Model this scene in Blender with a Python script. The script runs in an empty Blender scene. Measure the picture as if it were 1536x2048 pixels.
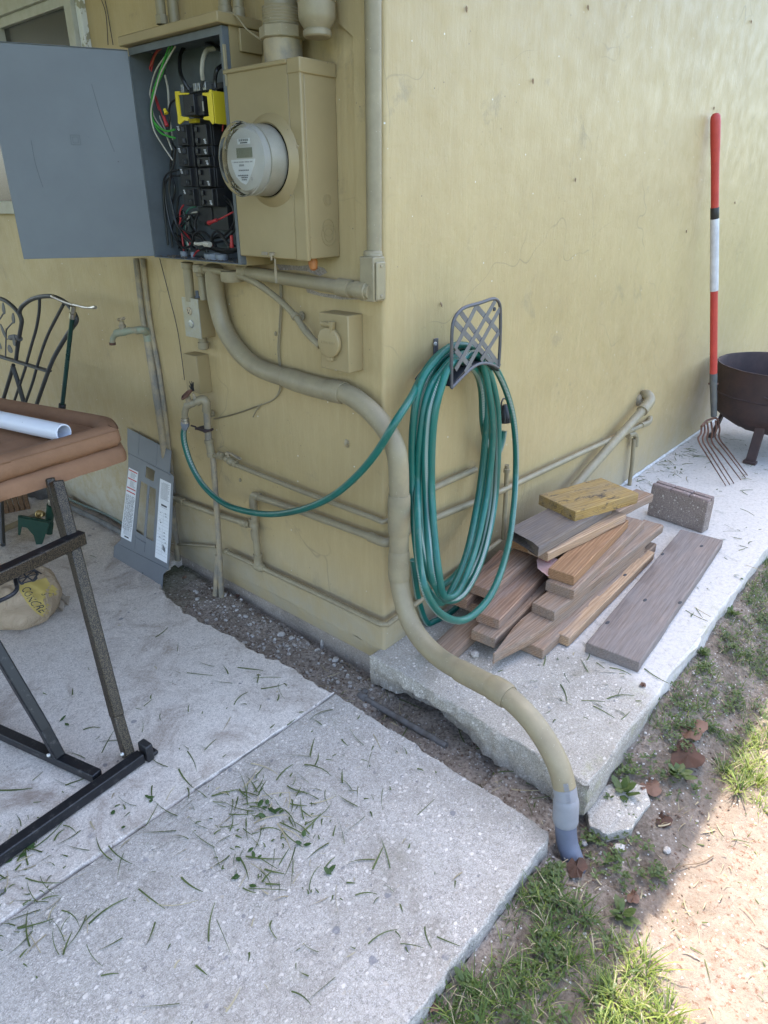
import bpy, math, random
import numpy as np
from mathutils import Vector, Matrix, noise
from mathutils.geometry import tessellate_polygon
from mathutils.bvhtree import BVHTree
random.seed(7)
S = bpy.context.scene; COL = S.collection
rad = math.radians
# ------------------------------------------------------------ camera
FPX, PITCH, YAW = 1365.0, rad(24.5), rad(40.7)
FW = Vector((math.cos(YAW)*math.cos(PITCH), math.sin(YAW)*math.cos(PITCH), -math.sin(PITCH)))
RT = Vector((math.sin(YAW), -math.cos(YAW), 0)); UP = RT.cross(FW)
CP = Vector((-1.4083, -1.2113, 1.35))
cam = bpy.data.cameras.new('camera'); co = bpy.data.objects.new('camera', cam); COL.objects.link(co)
cam.sensor_fit = 'VERTICAL'; cam.sensor_height = 24; cam.lens = 24*FPX/2048; cam.clip_start = .02; cam.clip_end = 500
co.matrix_world = Matrix(((RT.x, UP.x, -FW.x, CP.x), (RT.y, UP.y, -FW.y, CP.y), (RT.z, UP.z, -FW.z, CP.z), (0, 0, 0, 1)))
S.camera = co
# ------------------------------------------------------------ sky, sun, exposure
SUNDIR = Vector((.30, .265, .92)).normalized()      # towards the sun
w = bpy.data.worlds.new('World'); S.world = w; w.use_nodes = True
nt = w.node_tree; bg = nt.nodes['Background']; sk = nt.nodes.new('ShaderNodeTexSky')
sk.sky_type = 'NISHITA'; sk.sun_disc = False; sk.dust_density = 2.5; sk.ozone_density = .2
sk.sun_elevation = math.asin(SUNDIR.z); sk.sun_rotation = math.atan2(SUNDIR.x, SUNDIR.y)
nt.links.new(sk.outputs[0], bg.inputs[0]); bg.inputs[1].default_value = .15
sl = bpy.data.lights.new('sun', 'SUN'); sl.energy = 2.0; sl.angle = rad(.4); sl.color = (1, .93, .82)
so = bpy.data.objects.new('sun', sl); COL.objects.link(so); so.location = (3, 3, 6)
so.rotation_euler = SUNDIR.to_track_quat('Z', 'Y').to_euler()
S.view_settings.view_transform = 'Standard'; S.view_settings.look = 'None'
S.view_settings.exposure = 2.5; S.view_settings.gamma = 1

# ------------------------------------------------------------ geometry of the place
def ray(x, y): return FW*FPX + RT*(x-768) + UP*(1024-y)
def hit(x, y, p, n):
    r = ray(x, y); n = Vector(n); return CP + r*((Vector(p)-CP).dot(n)/r.dot(n))
def G(x, y, z=0.): return hit(x, y, (0, 0, z), (0, 0, 1))
def L(x, y, o=0.): return hit(x, y, (-o, 0, 0), (1, 0, 0))
def R(x, y, o=0.): return hit(x, y, (0, -o, 0), (0, 1, 0))
X, Y, Z = Vector((1, 0, 0)), Vector((0, 1, 0)), Vector((0, 0, 1))
def catmull(P, k=6, closed=False):
    P = [Vector(p) for p in P]; n = len(P); out = []
    rng = range(n) if closed else range(n-1)
    for i in rng:
        if closed: a, b, c, d = P[(i-1) % n], P[i], P[(i+1) % n], P[(i+2) % n]
        else: a, b, c, d = P[max(i-1, 0)], P[i], P[i+1], P[min(i+2, n-1)]
        for j in range(k):
            t = j/k
            out.append(.5*((2*b)+(c-a)*t+(2*a-5*b+4*c-d)*t*t+(3*b-a-3*c+d)*t**3))
    if not closed: out.append(P[-1].copy())
    return out

class MB:
    def __init__(s): s.v = []; s.f = []; s.uv = None; s.uvd = {}
    def add(s, vs, fs):
        o = len(s.v); s.v += [Vector(v) for v in vs]; s.f += [tuple(i+o for i in f) for f in fs]; return s
    def box(s, c, d, ax=None):
        c = Vector(c); a, b, e = ax if ax else (X, Y, Z); h = [t/2 for t in d]
        vs = [c+a*(h[0]*i)+b*(h[1]*j)+e*(h[2]*k) for k in (-1, 1) for j in (-1, 1) for i in (-1, 1)]
        return s.add(vs, [(0, 2, 3, 1), (4, 5, 7, 6), (0, 1, 5, 4), (2, 6, 7, 3), (0, 4, 6, 2), (1, 3, 7, 5)])
    def bb(s, a, b):
        a = Vector(a); b = Vector(b); d = b-a; return s.box((a+b)/2, (abs(d.x), abs(d.y), abs(d.z)))
    def bar(s, a, b, wd, hg, up=Z):
        a = Vector(a); b = Vector(b); t = (b-a); ln = t.length; t.normalize(); sd = t.cross(Vector(up)).normalized(); u = sd.cross(t)
        return s.box((a+b)/2, (ln, wd, hg), (t, sd, u))
    def tube(s, pts, r, n=10, cap=True, closed=False, uv=False, flat=1.):
        P = [Vector(p) for p in pts]; m = len(P); rr = r if isinstance(r, (list, tuple)) else [r]*m
        tg = []
        for i in range(m):
            if closed: t = P[(i+1) % m]-P[i-1]
            else: t = P[min(i+1, m-1)]-P[max(i-1, 0)]
            tg.append(t.normalized() if t.length > 1e-9 else Vector((0, 0, 1)))
        ref = Z if abs(tg[0].z) < .9 else X
        nn = tg[0].cross(ref).normalized(); o = len(s.v); ln = 0
        for i in range(m):
            if i:
                nn = (nn-tg[i]*nn.dot(tg[i])).normalized(); ln += (P[i]-P[i-1]).length
            bn = tg[i].cross(nn)
            for k in range(n):
                a = 2*math.pi*k/n; s.v.append(P[i]+nn*(math.cos(a)*rr[i])+bn*(math.sin(a)*rr[i]*flat))
            tg[i] = (tg[i], ln)
        for i in range(m if closed else m-1):
            j = (i+1) % m
            for k in range(n):
                l = (k+1) % n; s.f.append((o+i*n+k, o+i*n+l, o+j*n+l, o+j*n+k))
                if uv:
                    l0, l1 = tg[i][1], tg[j][1] if j else tg[i][1]+.01
                    s.uvd[len(s.f)-1] = [(k/n, l0), ((k+1)/n, l0), ((k+1)/n, l1), (k/n, l1)]
        if cap and not closed:
            s.f.append(tuple(o+k for k in reversed(range(n)))); s.f.append(tuple(o+(m-1)*n+k for k in range(n)))
        return s
    def lathe(s, o, ax, prof, n=24):
        o = Vector(o); ax = Vector(ax).normalized(); u = ax.cross(Z if abs(ax.z) < .9 else X).normalized(); b = ax.cross(u); k0 = len(s.v)
        for r, h in prof:
            for k in range(n):
                a = 2*math.pi*k/n; s.v.append(o+ax*h+u*(r*math.cos(a))+b*(r*math.sin(a)))
        for i in range(len(prof)-1):
            for k in range(n):
                l = (k+1) % n; s.f.append((k0+i*n+k, k0+i*n+l, k0+(i+1)*n+l, k0+(i+1)*n+k))
        if prof[0][0] > 1e-5: s.f.append(tuple(k0+k for k in reversed(range(n))))
        if prof[-1][0] > 1e-5: s.f.append(tuple(k0+(len(prof)-1)*n+k for k in range(n)))
        return s
    def plate(s, loops, nrm, t):
        """flat plate: outer loop + holes (3D points), thickness t along nrm"""
        nrm = Vector(nrm).normalized(); loops = [[Vector(p) for p in l] for l in loops]
        tr = tessellate_polygon(loops); fl = [p for l in loops for p in l]; o = len(s.v); n = len(fl)
        s.v += [p+nrm*t for p in fl]+fl
        for a in tr:
            a = tuple(a); q = (fl[a[1]]-fl[a[0]]).cross(fl[a[2]]-fl[a[0]])
            if q.dot(nrm) < 0: a = a[::-1]
            s.f.append(tuple(o+i for i in a)); s.f.append(tuple(o+n+i for i in a[::-1]))
        k = 0
        for l in loops:
            for i in range(len(l)):
                j = (i+1) % len(l); s.f.append((o+k+i, o+k+j, o+n+k+j, o+n+k+i))
            k += len(l)
        return s
    def build(s, name, mat, parent=None, loc=None, smooth=35, bevel=0, sub=0, org=None):
        me = bpy.data.meshes.new(name)
        if parent is not None: loc = parent['_o']
        if loc is None:
            n = len(s.v); loc = (sum(v.x for v in s.v)/n, sum(v.y for v in s.v)/n, min(v.z for v in s.v))
        base = Vector(loc)
        me.from_pydata([tuple(v-base) for v in s.v], [], s.f)
        if s.uvd:
            ul = me.uv_layers.new(name='uv')
            for p in me.polygons:
                q = s.uvd.get(p.index)
                if q:
                    for li, c in zip(p.loop_indices, q): ul.data[li].uv = c
        me.update(); me.materials.append(mat)
        import bmesh
        b = bmesh.new(); b.from_mesh(me); bmesh.ops.recalc_face_normals(b, faces=b.faces[:]); b.to_mesh(me); b.free()
        if smooth:
            for p in me.polygons: p.use_smooth = True
            me.set_sharp_from_angle(angle=rad(smooth))
        ob = bpy.data.objects.new(name, me); COL.objects.link(ob)
        if parent is not None: ob.parent = parent
        else: ob.location = base
        ob['_o'] = tuple(base)
        if bevel:
            m = ob.modifiers.new('bevel', 'BEVEL'); m.width = bevel; m.segments = 2; m.limit_method = 'ANGLE'; m.angle_limit = rad(40)
        if sub:
            m = ob.modifiers.new('sub', 'SUBSURF'); m.levels = m.render_levels = sub
        return ob
# sub-parts: parent sits at its own origin 0 offset from the thing, so '_o' carries the thing's origin down

def tag(o, label, cat, group=None):
    o['label'] = label; o['category'] = cat
    if group: o['group'] = group
    return o
def thing(name, label, cat, loc, group=None):
    o = bpy.data.objects.new(name, None); COL.objects.link(o); o.location = Vector(loc); o['_o'] = tuple(loc); o.empty_display_size = .05
    return tag(o, label, cat, group)
def kind(o, k): o['kind'] = k; return o

# ------------------------------------------------------------ materials
def nd(t, ty, **kw):
    n = t.nodes.new(ty)
    for k, v in kw.items(): setattr(n, k, v)
    return n
def ramp(t, src, stops):
    r = nd(t, 'ShaderNodeValToRGB'); e = r.color_ramp.elements
    while len(e) < len(stops): e.new(.5)
    for i, (p, c) in enumerate(stops): e[i].position = p; e[i].color = (*c, 1) if len(c) == 3 else c
    t.links.new(src, r.inputs[0]); return r.outputs[0]
def mapped(t, scale=(1, 1, 1), rot=(0, 0, 0), coord='Object'):
    tc = nd(t, 'ShaderNodeTexCoord'); m = nd(t, 'ShaderNodeMapping'); m.inputs['Scale'].default_value = scale; m.inputs['Rotation'].default_value = rot
    t.links.new(tc.outputs[coord], m.inputs[0]); return m.outputs[0]
def nz(t, vec, scale, detail=4, rough=.55, dist=0):
    n = nd(t, 'ShaderNodeTexNoise'); n.inputs['Scale'].default_value = scale; n.inputs['Detail'].default_value = detail
    n.inputs['Roughness'].default_value = rough; n.inputs['Distortion'].default_value = dist
    t.links.new(vec, n.inputs['Vector']); return n.outputs['Fac']
def vor(t, vec, scale, feature='F1', out='Distance', rnd=1):
    n = nd(t, 'ShaderNodeTexVoronoi', feature=feature); n.inputs['Scale'].default_value = scale; n.inputs['Randomness'].default_value = rnd
    t.links.new(vec, n.inputs['Vector']); return n.outputs[out]
def mix(t, f, a, b, mode='MIX'):
    m = nd(t, 'ShaderNodeMix', data_type='RGBA', blend_type=mode)
    for k, v in ((0, f), (6, a), (7, b)):
        if isinstance(v, (int, float)): m.inputs[k].default_value = v
        elif isinstance(v, tuple): m.inputs[k].default_value = (*v, 1)
        else: t.links.new(v, m.inputs[k])
    return m.outputs[2]
def mth(t, op, a, b=0.):
    m = nd(t, 'ShaderNodeMath', operation=op)
    for k, v in ((0, a), (1, b)):
        if isinstance(v, (int, float)): m.inputs[k].default_value = v
        else: t.links.new(v, m.inputs[k])
    return m.outputs[0]
def bump(t, h, st, dist=.01, prev=None):
    b = nd(t, 'ShaderNodeBump'); b.inputs['Strength'].default_value = st; b.inputs['Distance'].default_value = dist
    t.links.new(h, b.inputs['Height'])
    if prev: t.links.new(prev, b.inputs['Normal'])
    return b.outputs[0]
def newmat(name):
    m = bpy.data.materials.new(name); m.use_nodes = True; t = m.node_tree; return m, t, t.nodes['Principled BSDF']
def setb(t, p, col=None, rough=None, normal=None, metal=None, spec=None):
    for k, v in (('Base Color', col), ('Roughness', rough), ('Normal', normal), ('Metallic', metal), ('Specular IOR Level', spec)):
        if v is None: continue
        if isinstance(v, (int, float)): p.inputs[k].default_value = v
        elif isinstance(v, tuple): p.inputs[k].default_value = (*v, 1)
        else: t.links.new(v, p.inputs[k])
def dirty(name, c, c2=None, sc=6, rough=.5, rough2=None, metal=0, bs=.15, bsc=60, speck=None, speck_sc=90, speck_t=.12, spec=.5, amt=(.35, .7), bd=.002):
    """paint/metal with patchy second colour, fine bump and optional specks"""
    m, t, p = newmat(name); v = mapped(t)
    c2 = c2 or tuple(x*.75 for x in c)
    f = ramp(t, nz(t, v, sc, 6, .65), [(amt[0], (0, 0, 0)), (amt[1], (1, 1, 1))])
    col = mix(t, f, c, c2)
    if speck:
        s = ramp(t, vor(t, v, speck_sc), [(speck_t, (1, 1, 1)), (speck_t+.04, (0, 0, 0))])
        k = ramp(t, nz(t, v, speck_sc*.3, 2), [(.5, (0, 0, 0)), (.62, (1, 1, 1))])
        col = mix(t, mix(t, 1., s, k, 'MULTIPLY'), col, speck)
    rr = mix(t, f, (rough,)*3, ((rough2 if rough2 is not None else min(1, rough+.15)),)*3)
    setb(t, p, col, rr, bump(t, nz(t, v, bsc, 4, .6), bs, bd), metal, spec)
    return m

def wall_paint(name):
    m, t, p = newmat(name); v = mapped(t); vs = mapped(t, (38, 38, 4.5))
    tc = nd(t, 'ShaderNodeTexCoord'); sx = nd(t, 'ShaderNodeSeparateXYZ'); t.links.new(tc.outputs['Object'], sx.inputs[0])
    base = mix(t, ramp(t, nz(t, v, 1.6, 5, .6), [(.3, (0, 0, 0)), (.7, (1, 1, 1))]), (.375, .276, .130), (.452, .340, .166))
    base = mix(t, ramp(t, nz(t, vs, 1.2, 5, .7), [(.45, (0, 0, 0)), (.75, (.4, .4, .4))]), base, (.50, .388, .205))
    # scuffs and grime in small patches
    g = ramp(t, nz(t, v, 5.5, 8, .72, .4), [(.60, (0, 0, 0)), (.70, (.6, .6, .6))])
    base = mix(t, g, base, (.25, .20, .12))
    # dots of dirt
    d = ramp(t, vor(t, v, 34), [(.045, (1, 1, 1)), (.075, (0, 0, 0))])
    k = ramp(t, nz(t, v, 9, 2), [(.52, (0, 0, 0)), (.6, (1, 1, 1))])
    base = mix(t, mix(t, 1., d, k, 'MULTIPLY'), base, (.12, .1, .07))
    # pale chips
    d2 = ramp(t, vor(t, mapped(t, (1, 1, 1), (0.4, .2, .9)), 17), [(.03, (1, 1, 1)), (.045, (0, 0, 0))])
    base = mix(t, d2, base, (.68, .66, .58))
    # bare worn render low down
    zf = nd(t, 'ShaderNodeMapRange'); zf.inputs[1].default_value = .30; zf.inputs[2].default_value = .0; t.links.new(sx.outputs[2], zf.inputs[0])
    lo = mth(t, 'MULTIPLY', zf.outputs[0], ramp(t, nz(t, v, 7, 6, .7), [(.3, (.25, .25, .25)), (.6, (1, 1, 1))]))
    base = mix(t, lo, base, (.38, .325, .225))
    # worn paint plus whitish reflected-light sheen painted in, low on the patio side
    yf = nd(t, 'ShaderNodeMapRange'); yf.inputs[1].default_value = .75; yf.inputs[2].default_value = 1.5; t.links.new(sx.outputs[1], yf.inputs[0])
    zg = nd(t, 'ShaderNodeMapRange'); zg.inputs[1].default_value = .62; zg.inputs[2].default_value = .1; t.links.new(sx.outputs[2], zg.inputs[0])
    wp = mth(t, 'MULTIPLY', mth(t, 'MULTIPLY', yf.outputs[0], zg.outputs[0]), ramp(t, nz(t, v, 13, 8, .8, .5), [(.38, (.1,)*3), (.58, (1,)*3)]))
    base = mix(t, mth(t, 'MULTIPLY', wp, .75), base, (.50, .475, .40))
    # hairline cracks
    cv = nd(t, 'ShaderNodeMixRGB'); cv.inputs[0].default_value = .3
    nn = nd(t, 'ShaderNodeTexNoise'); nn.inputs['Scale'].default_value = 3; t.links.new(v, nn.inputs['Vector'])
    t.links.new(v, cv.inputs[1]); t.links.new(nn.outputs['Color'], cv.inputs[2])
    ck = ramp(t, vor(t, cv.outputs[0], 2.3, 'DISTANCE_TO_EDGE'), [(.0, (1, 1, 1)), (.003, (0, 0, 0))])
    ck = mix(t, 1., ck, ramp(t, nz(t, v, 2.2, 3), [(.5, (0, 0, 0)), (.6, (1, 1, 1))]), 'MULTIPLY')
    base = mix(t, mth(t, 'MULTIPLY', ck, .45), base, (.15, .13, .08))
    b1 = bump(t, nz(t, vs, 3, 6, .7), .42, .004)
    b2 = bump(t, nz(t, v, 9, 5, .55), .32, .012, b1)
    b3 = bump(t, nz(t, v, 75, 3, .6), .22, .003, b2)
    b4 = bump(t, ck, -.3, .003, b3)
    setb(t, p, base, ramp(t, nz(t, v, 12, 4), [(.3, (.38,)*3), (.7, (.58,)*3)]), b4, 0, .5)
    return m
def concrete(name, base=(.36, .35, .34), dark=(.22, .21, .21), agg=.5, stain=(.2, .18, .16), stains=.5, white_x=None, paste=(.42, .41, .40), bst=.5, grass_stain=0):
    m, t, p = newmat(name); v = mapped(t)
    nv = nd(t, 'ShaderNodeTexNoise'); nv.inputs['Scale'].default_value = 55; nv.inputs['Detail'].default_value = 2; t.links.new(v, nv.inputs['Vector'])
    wv = nd(t, 'ShaderNodeVectorMath', operation='MULTIPLY_ADD'); wv.inputs[1].default_value = (.012, .012, .012); t.links.new(nv.outputs['Color'], wv.inputs[0]); t.links.new(v, wv.inputs[2]); warp = wv.outputs[0]
    col = mix(t, ramp(t, nz(t, v, 3.2, 9, .72, .3), [(.32, (0, 0, 0)), (.68, (1, 1, 1))]), base, paste)
    col = mix(t, ramp(t, nz(t, v, 150, 5, .85), [(.46, (0, 0, 0)), (.66, (.9,)*3)]), col, dark)
    col = mix(t, ramp(t, nz(t, v, 330, 3, .8), [(.5, (0, 0, 0)), (.68, (.75,)*3)]), col, tuple(min(1, x*1.5) for x in paste))
    pit = ramp(t, nz(t, v, 85, 6, .9, .3), [(.62, (0,)*3), (.70, (.85,)*3)])
    col = mix(t, pit, col, tuple(x*.6 for x in dark))
    hgt = None; big = ramp(t, nz(t, v, 2.1, 4, .65), [(.36, (.35,)*3), (.60, (1,)*3)])
    for sc, th, am, rr in ((34, .22, .95, .5), (60, .30, .9, .95), (115, .34, .8, 1.05), (240, .36, .6, 1.2)):
        n = nd(t, 'ShaderNodeTexVoronoi'); n.inputs['Scale'].default_value = sc
        mp = nd(t, 'ShaderNodeMapping'); mp.inputs['Rotation'].default_value = (0, 0, sc*.013); mp.inputs['Scale'].default_value = (1, 1.3, 1); t.links.new(warp, mp.inputs[0]); t.links.new(mp.outputs[0], n.inputs['Vector'])
        sp = nd(t, 'ShaderNodeSeparateColor'); t.links.new(n.outputs['Color'], sp.inputs[0])
        # each chip has its own size
        e = ramp(t, mth(t, 'ADD', n.outputs['Distance'], mth(t, 'MULTIPLY', sp.outputs[2], .16)), [(th-.03, (1, 1, 1)), (th+.05, (0, 0, 0))])
        cut = max(.02, 1-agg*.55*rr)
        pick = ramp(t, sp.outputs[0], [(cut, (0, 0, 0)), (min(1, cut+.02), (1, 1, 1))])
        tone = ramp(t, sp.outputs[1], [(0, (.78, .76, .72)), (.35, (.62, .60, .55)), (.6, (.86, .85, .83)), (.85, (.46, .41, .34)), (.93, (.20, .205, .23)), (1, (.15, .15, .17))])
        msk = mth(t, 'MULTIPLY', mix(t, 1., mix(t, 1., e, pick, 'MULTIPLY'), big, 'MULTIPLY'), am)
        col = mix(t, msk, col, tone); hgt = msk if hgt is None else hgt
    st = ramp(t, nz(t, v, 4.5, 9, .78, .8), [(.48, (0, 0, 0)), (.70, (stains,)*3)])
    col = mix(t, st, col, stain)
    st2 = ramp(t, nz(t, mapped(t, (1, 1, 1), (0, 0, 2)), 21, 7, .8, .3), [(.60, (0, 0, 0)), (.68, (.55*stains+.15,)*3)])
    col = mix(t, st2, col, tuple(x*.75 for x in stain))
    dk = ramp(t, vor(t, warp, 13), [(.10, (1, 1, 1)), (.125, (0, 0, 0))])
    col = mix(t, mix(t, 1., dk, ramp(t, nz(t, v, 4, 2), [(.57, (0, 0, 0)), (.6, (.7,)*3)]), 'MULTIPLY'), col, (.17, .18, .21))
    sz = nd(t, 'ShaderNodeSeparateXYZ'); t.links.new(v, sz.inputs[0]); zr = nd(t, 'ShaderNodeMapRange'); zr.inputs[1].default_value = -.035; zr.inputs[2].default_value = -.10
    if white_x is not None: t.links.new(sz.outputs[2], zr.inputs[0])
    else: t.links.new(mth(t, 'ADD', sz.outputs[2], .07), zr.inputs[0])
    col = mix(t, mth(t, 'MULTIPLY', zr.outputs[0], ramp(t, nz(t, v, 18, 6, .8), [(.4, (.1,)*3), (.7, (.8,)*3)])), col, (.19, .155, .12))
    if grass_stain:
        col = mix(t, ramp(t, nz(t, mapped(t, (1, 1, 1), (0, 0, 1)), 12, 6, .7), [(.58, (0, 0, 0)), (.75, (grass_stain,)*3)]), col, (.20, .23, .12))
    if white_x is not None:
        sx = nd(t, 'ShaderNodeSeparateXYZ'); t.links.new(v, sx.inputs[0])
        q = mth(t, 'ADD', mth(t, 'ADD', sx.outputs[0], mth(t, 'MULTIPLY', sx.outputs[1], -.25)), mth(t, 'MULTIPLY', nz(t, v, 8, 6, .7), .25))
        wf = ramp(t, mth(t, 'SUBTRACT', q, white_x), [(.0, (0, 0, 0)), (.09, (1, 1, 1))])
        chip = ramp(t, nz(t, v, 38, 8, .8), [(.34, (.1,)*3), (.46, (1,)*3)])
        wc = mix(t, ramp(t, nz(t, v, 70, 6, .75), [(.48, (0, 0, 0)), (.7, (1,)*3)]), (.56, .56, .55), (.41, .41, .40))
        wf2 = mix(t, 1., wf, chip, 'MULTIPLY'); col = mix(t, wf2, col, wc)
        moss = ramp(t, nz(t, v, 9, 6, .7), [(.56, (0, 0, 0)), (.72, (.5,)*3)])
        ed = nd(t, 'ShaderNodeMapRange'); ed.inputs[1].default_value = -.66; ed.inputs[2].default_value = -.76; t.links.new(sx.outputs[1], ed.inputs[0])
        col = mix(t, mth(t, 'MULTIPLY', moss, ed.outputs[0]), col, (.33, .36, .16))
    b = bump(t, nz(t, v, 190, 5, .75), bst, .003); b = bump(t, hgt, .4, .002, b); b = bump(t, nz(t, v, 16, 6, .65), .45, .008, b)
    col = mix(t, 1., col, (1.0, .935, .875), 'MULTIPLY')
    setb(t, p, col, .88, b, 0, .25); return m
def soil(name):
    m, t, p = newmat(name); v = mapped(t); sx = nd(t, 'ShaderNodeSeparateXYZ'); t.links.new(v, sx.inputs[0])
    col = mix(t, ramp(t, nz(t, v, 7, 8, .75), [(.3, (0, 0, 0)), (.7, (1, 1, 1))]), (.25, .205, .165), (.46, .39, .325))
    col = mix(t, ramp(t, nz(t, v, 90, 4, .7), [(.42, (0, 0, 0)), (.7, (1, 1, 1))]), col, (.12, .09, .07))
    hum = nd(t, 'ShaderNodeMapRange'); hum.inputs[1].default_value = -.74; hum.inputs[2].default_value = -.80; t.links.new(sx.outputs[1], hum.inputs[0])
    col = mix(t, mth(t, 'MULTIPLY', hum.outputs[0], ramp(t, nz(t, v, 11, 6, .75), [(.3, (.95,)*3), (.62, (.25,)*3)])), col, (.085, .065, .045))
    # pinkish coarse sand beyond the eave
    q = mth(t, 'ADD', sx.outputs[1], mth(t, 'MULTIPLY', nz(t, v, 4, 6, .7), .35))
    sf = ramp(t, mth(t, 'ADD', q, 1.35), [(.40, (1, 1, 1)), (.62, (0, 0, 0))])
    sand = mix(t, ramp(t, nz(t, v, 30, 6, .8), [(.35, (0, 0, 0)), (.65, (1, 1, 1))]), (.24, .185, .145), (.34, .275, .22))
    sand = mix(t, ramp(t, nz(t, mapped(t, (1, 1, 1), (0, 0, 1)), 75, 4, .7), [(.55, (0, 0, 0)), (.66, (.85,)*3)]), sand, (.17, .075, .045))
    sand = mix(t, ramp(t, nz(t, v, 6, 5, .7), [(.55, (0,)*3), (.75, (.6,)*3)]), sand, (.13, .1, .07))
    col = mix(t, sf, col, sand)
    # open lawn away from the house corner
    le = nd(t, 'ShaderNodeVectorMath', operation='DISTANCE'); t.links.new(v, le.inputs[0]); le.inputs[1].default_value = (.4, -.9, -.1)
    lf = ramp(t, mth(t, 'ADD', mth(t, 'MULTIPLY', le.outputs['Value'], .25), mth(t, 'MULTIPLY', nz(t, v, 3, 5, .7), .2)), [(.55, (0,)*3), (.68, (1,)*3)])
    col = mix(t, lf, col, mix(t, nz(t, v, 40, 5, .8), (.035, .06, .018), (.09, .12, .04)))
    n = nd(t, 'ShaderNodeTexVoronoi'); n.inputs['Scale'].default_value = 110; t.links.new(v, n.inputs['Vector'])
    sp = nd(t, 'ShaderNodeSeparateColor'); t.links.new(n.outputs['Color'], sp.inputs[0])
    ch = mix(t, 1., ramp(t, n.outputs['Distance'], [(.22, (1,)*3), (.3, (0,)*3)]), ramp(t, sp.outputs[0], [(.84, (0,)*3), (.86, (1,)*3)]), 'MULTIPLY')
    col = mix(t, ch, col, (.55, .53, .5))
    b = bump(t, nz(t, v, 120, 5, .8), .9, .006); b = bump(t, nz(t, v, 25, 5, .7), .6, .012, b)
    setb(t, p, col, .95, b, 0, .2); return m
def wood(name, lo, hi, grey=(.3, .27, .26), weather=.0, endc=None, stain=0., gs=1.):
    m, t, p = newmat(name); oi = nd(t, 'ShaderNodeObjectInfo')
    tc = nd(t, 'ShaderNodeTexCoord'); ad = nd(t, 'ShaderNodeVectorMath', operation='ADD')
    cm = nd(t, 'ShaderNodeCombineXYZ')
    for k in (0, 1, 2): t.links.new(mth(t, 'MULTIPLY', oi.outputs['Random'], 7.3+k*3.1), cm.inputs[k])
    t.links.new(tc.outputs['Object'], ad.inputs[0]); t.links.new(cm.outputs[0], ad.inputs[1])
    def mp(s):
        q = nd(t, 'ShaderNodeMapping'); q.inputs['Scale'].default_value = s; t.links.new(ad.outputs[0], q.inputs[0]); return q.outputs[0]
    wv = nd(t, 'ShaderNodeTexWave', wave_type='RINGS', rings_direction='X', wave_profile='SIN'); wv.inputs['Scale'].default_value = 46*gs
    wv.inputs['Distortion'].default_value = 9; wv.inputs['Detail'].default_value = 3; wv.inputs['Detail Scale'].default_value = .6
    t.links.new(mp((.10, 1, 1)), wv.inputs['Vector'])
    ring = mix(t, .45, ramp(t, wv.outputs['Fac'], [(.15, (0,)*3), (.95, (1,)*3)]), nz(t, mp((1.2, 14, 14)), 2, 5, .7))
    fib = nz(t, mp((3, 90, 90)), 2.5, 6, .7)
    col = mix(t, ring, lo, hi)
    col = mix(t, ramp(t, fib, [(.35, (0,)*3), (.7, (.6,)*3)]), col, tuple(x*.35 for x in lo))
    if weather:
        wf = ramp(t, nz(t, mp((1.5, 8, 8)), 2.2, 6, .7), [(.62-weather*.5, (0,)*3), (.85-weather*.4, (1,)*3)])
        gy = mix(t, ramp(t, fib, [(.3, (0,)*3), (.7, (1,)*3)]), grey, tuple(x*.5 for x in grey))
        col = mix(t, mth(t, 'MULTIPLY', wf, .9), col, gy)
    if stain:
        col = mix(t, ramp(t, nz(t, mp((3, 6, 6)), 4, 8, .8, .5), [(.53, (0,)*3), (.62, (stain,)*3)]), col, (.06, .05, .045))
    b = bump(t, fib, .35, .002); b = bump(t, ring, .25, .0015, b)
    setb(t, p, col, .8, b, 0, .25); return m
def hose_mat():
    m, t, p = newmat('green_hose'); uv = nd(t, 'ShaderNodeUVMap'); sx = nd(t, 'ShaderNodeSeparateXYZ'); t.links.new(uv.outputs[0], sx.inputs[0])
    # braided white yarn stripe running along one side
    u = mth(t, 'FRACT', mth(t, 'ADD', sx.outputs[0], mth(t, 'MULTIPLY', sx.outputs[1], .33)))
    band = mth(t, 'LESS_THAN', mth(t, 'ABSOLUTE', mth(t, 'SUBTRACT', u, .32)), .075)
    tw = mth(t, 'GREATER_THAN', mth(t, 'FRACT', mth(t, 'ADD', mth(t, 'MULTIPLY', sx.outputs[1], 150), mth(t, 'MULTIPLY', u, 7))), .42)
    st = mth(t, 'MULTIPLY', band, tw)
    v = mapped(t)
    g = mix(t, ramp(t, nz(t, v, 8, 5), [(.35, (0,)*3), (.7, (1,)*3)]), (.004, .088, .066), (.008, .13, .10))
    g = mix(t, mth(t, 'MULTIPLY', band, .8), g, (.03, .10, .08))
    g = mix(t, mth(t, 'MULTIPLY', st, .7), g, (.42, .48, .42))
    g = mix(t, ramp(t, nz(t, v, 45, 5, .7), [(.58, (0,)*3), (.75, (.35,)*3)]), g, (.22, .24, .18))
    setb(t, p, g, .33, bump(t, nz(t, v, 60, 3), .08, .002), 0, .5); return m
def glass_mat():
    m, t, p = newmat('clear_glass'); p.inputs['Transmission Weight'].default_value = 1; p.inputs['IOR'].default_value = 1.12
    v = mapped(t); setb(t, p, (.93, .93, .9), ramp(t, nz(t, v, 30, 4), [(.4, (.04,)*3), (.75, (.22,)*3)])); return m

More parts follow.
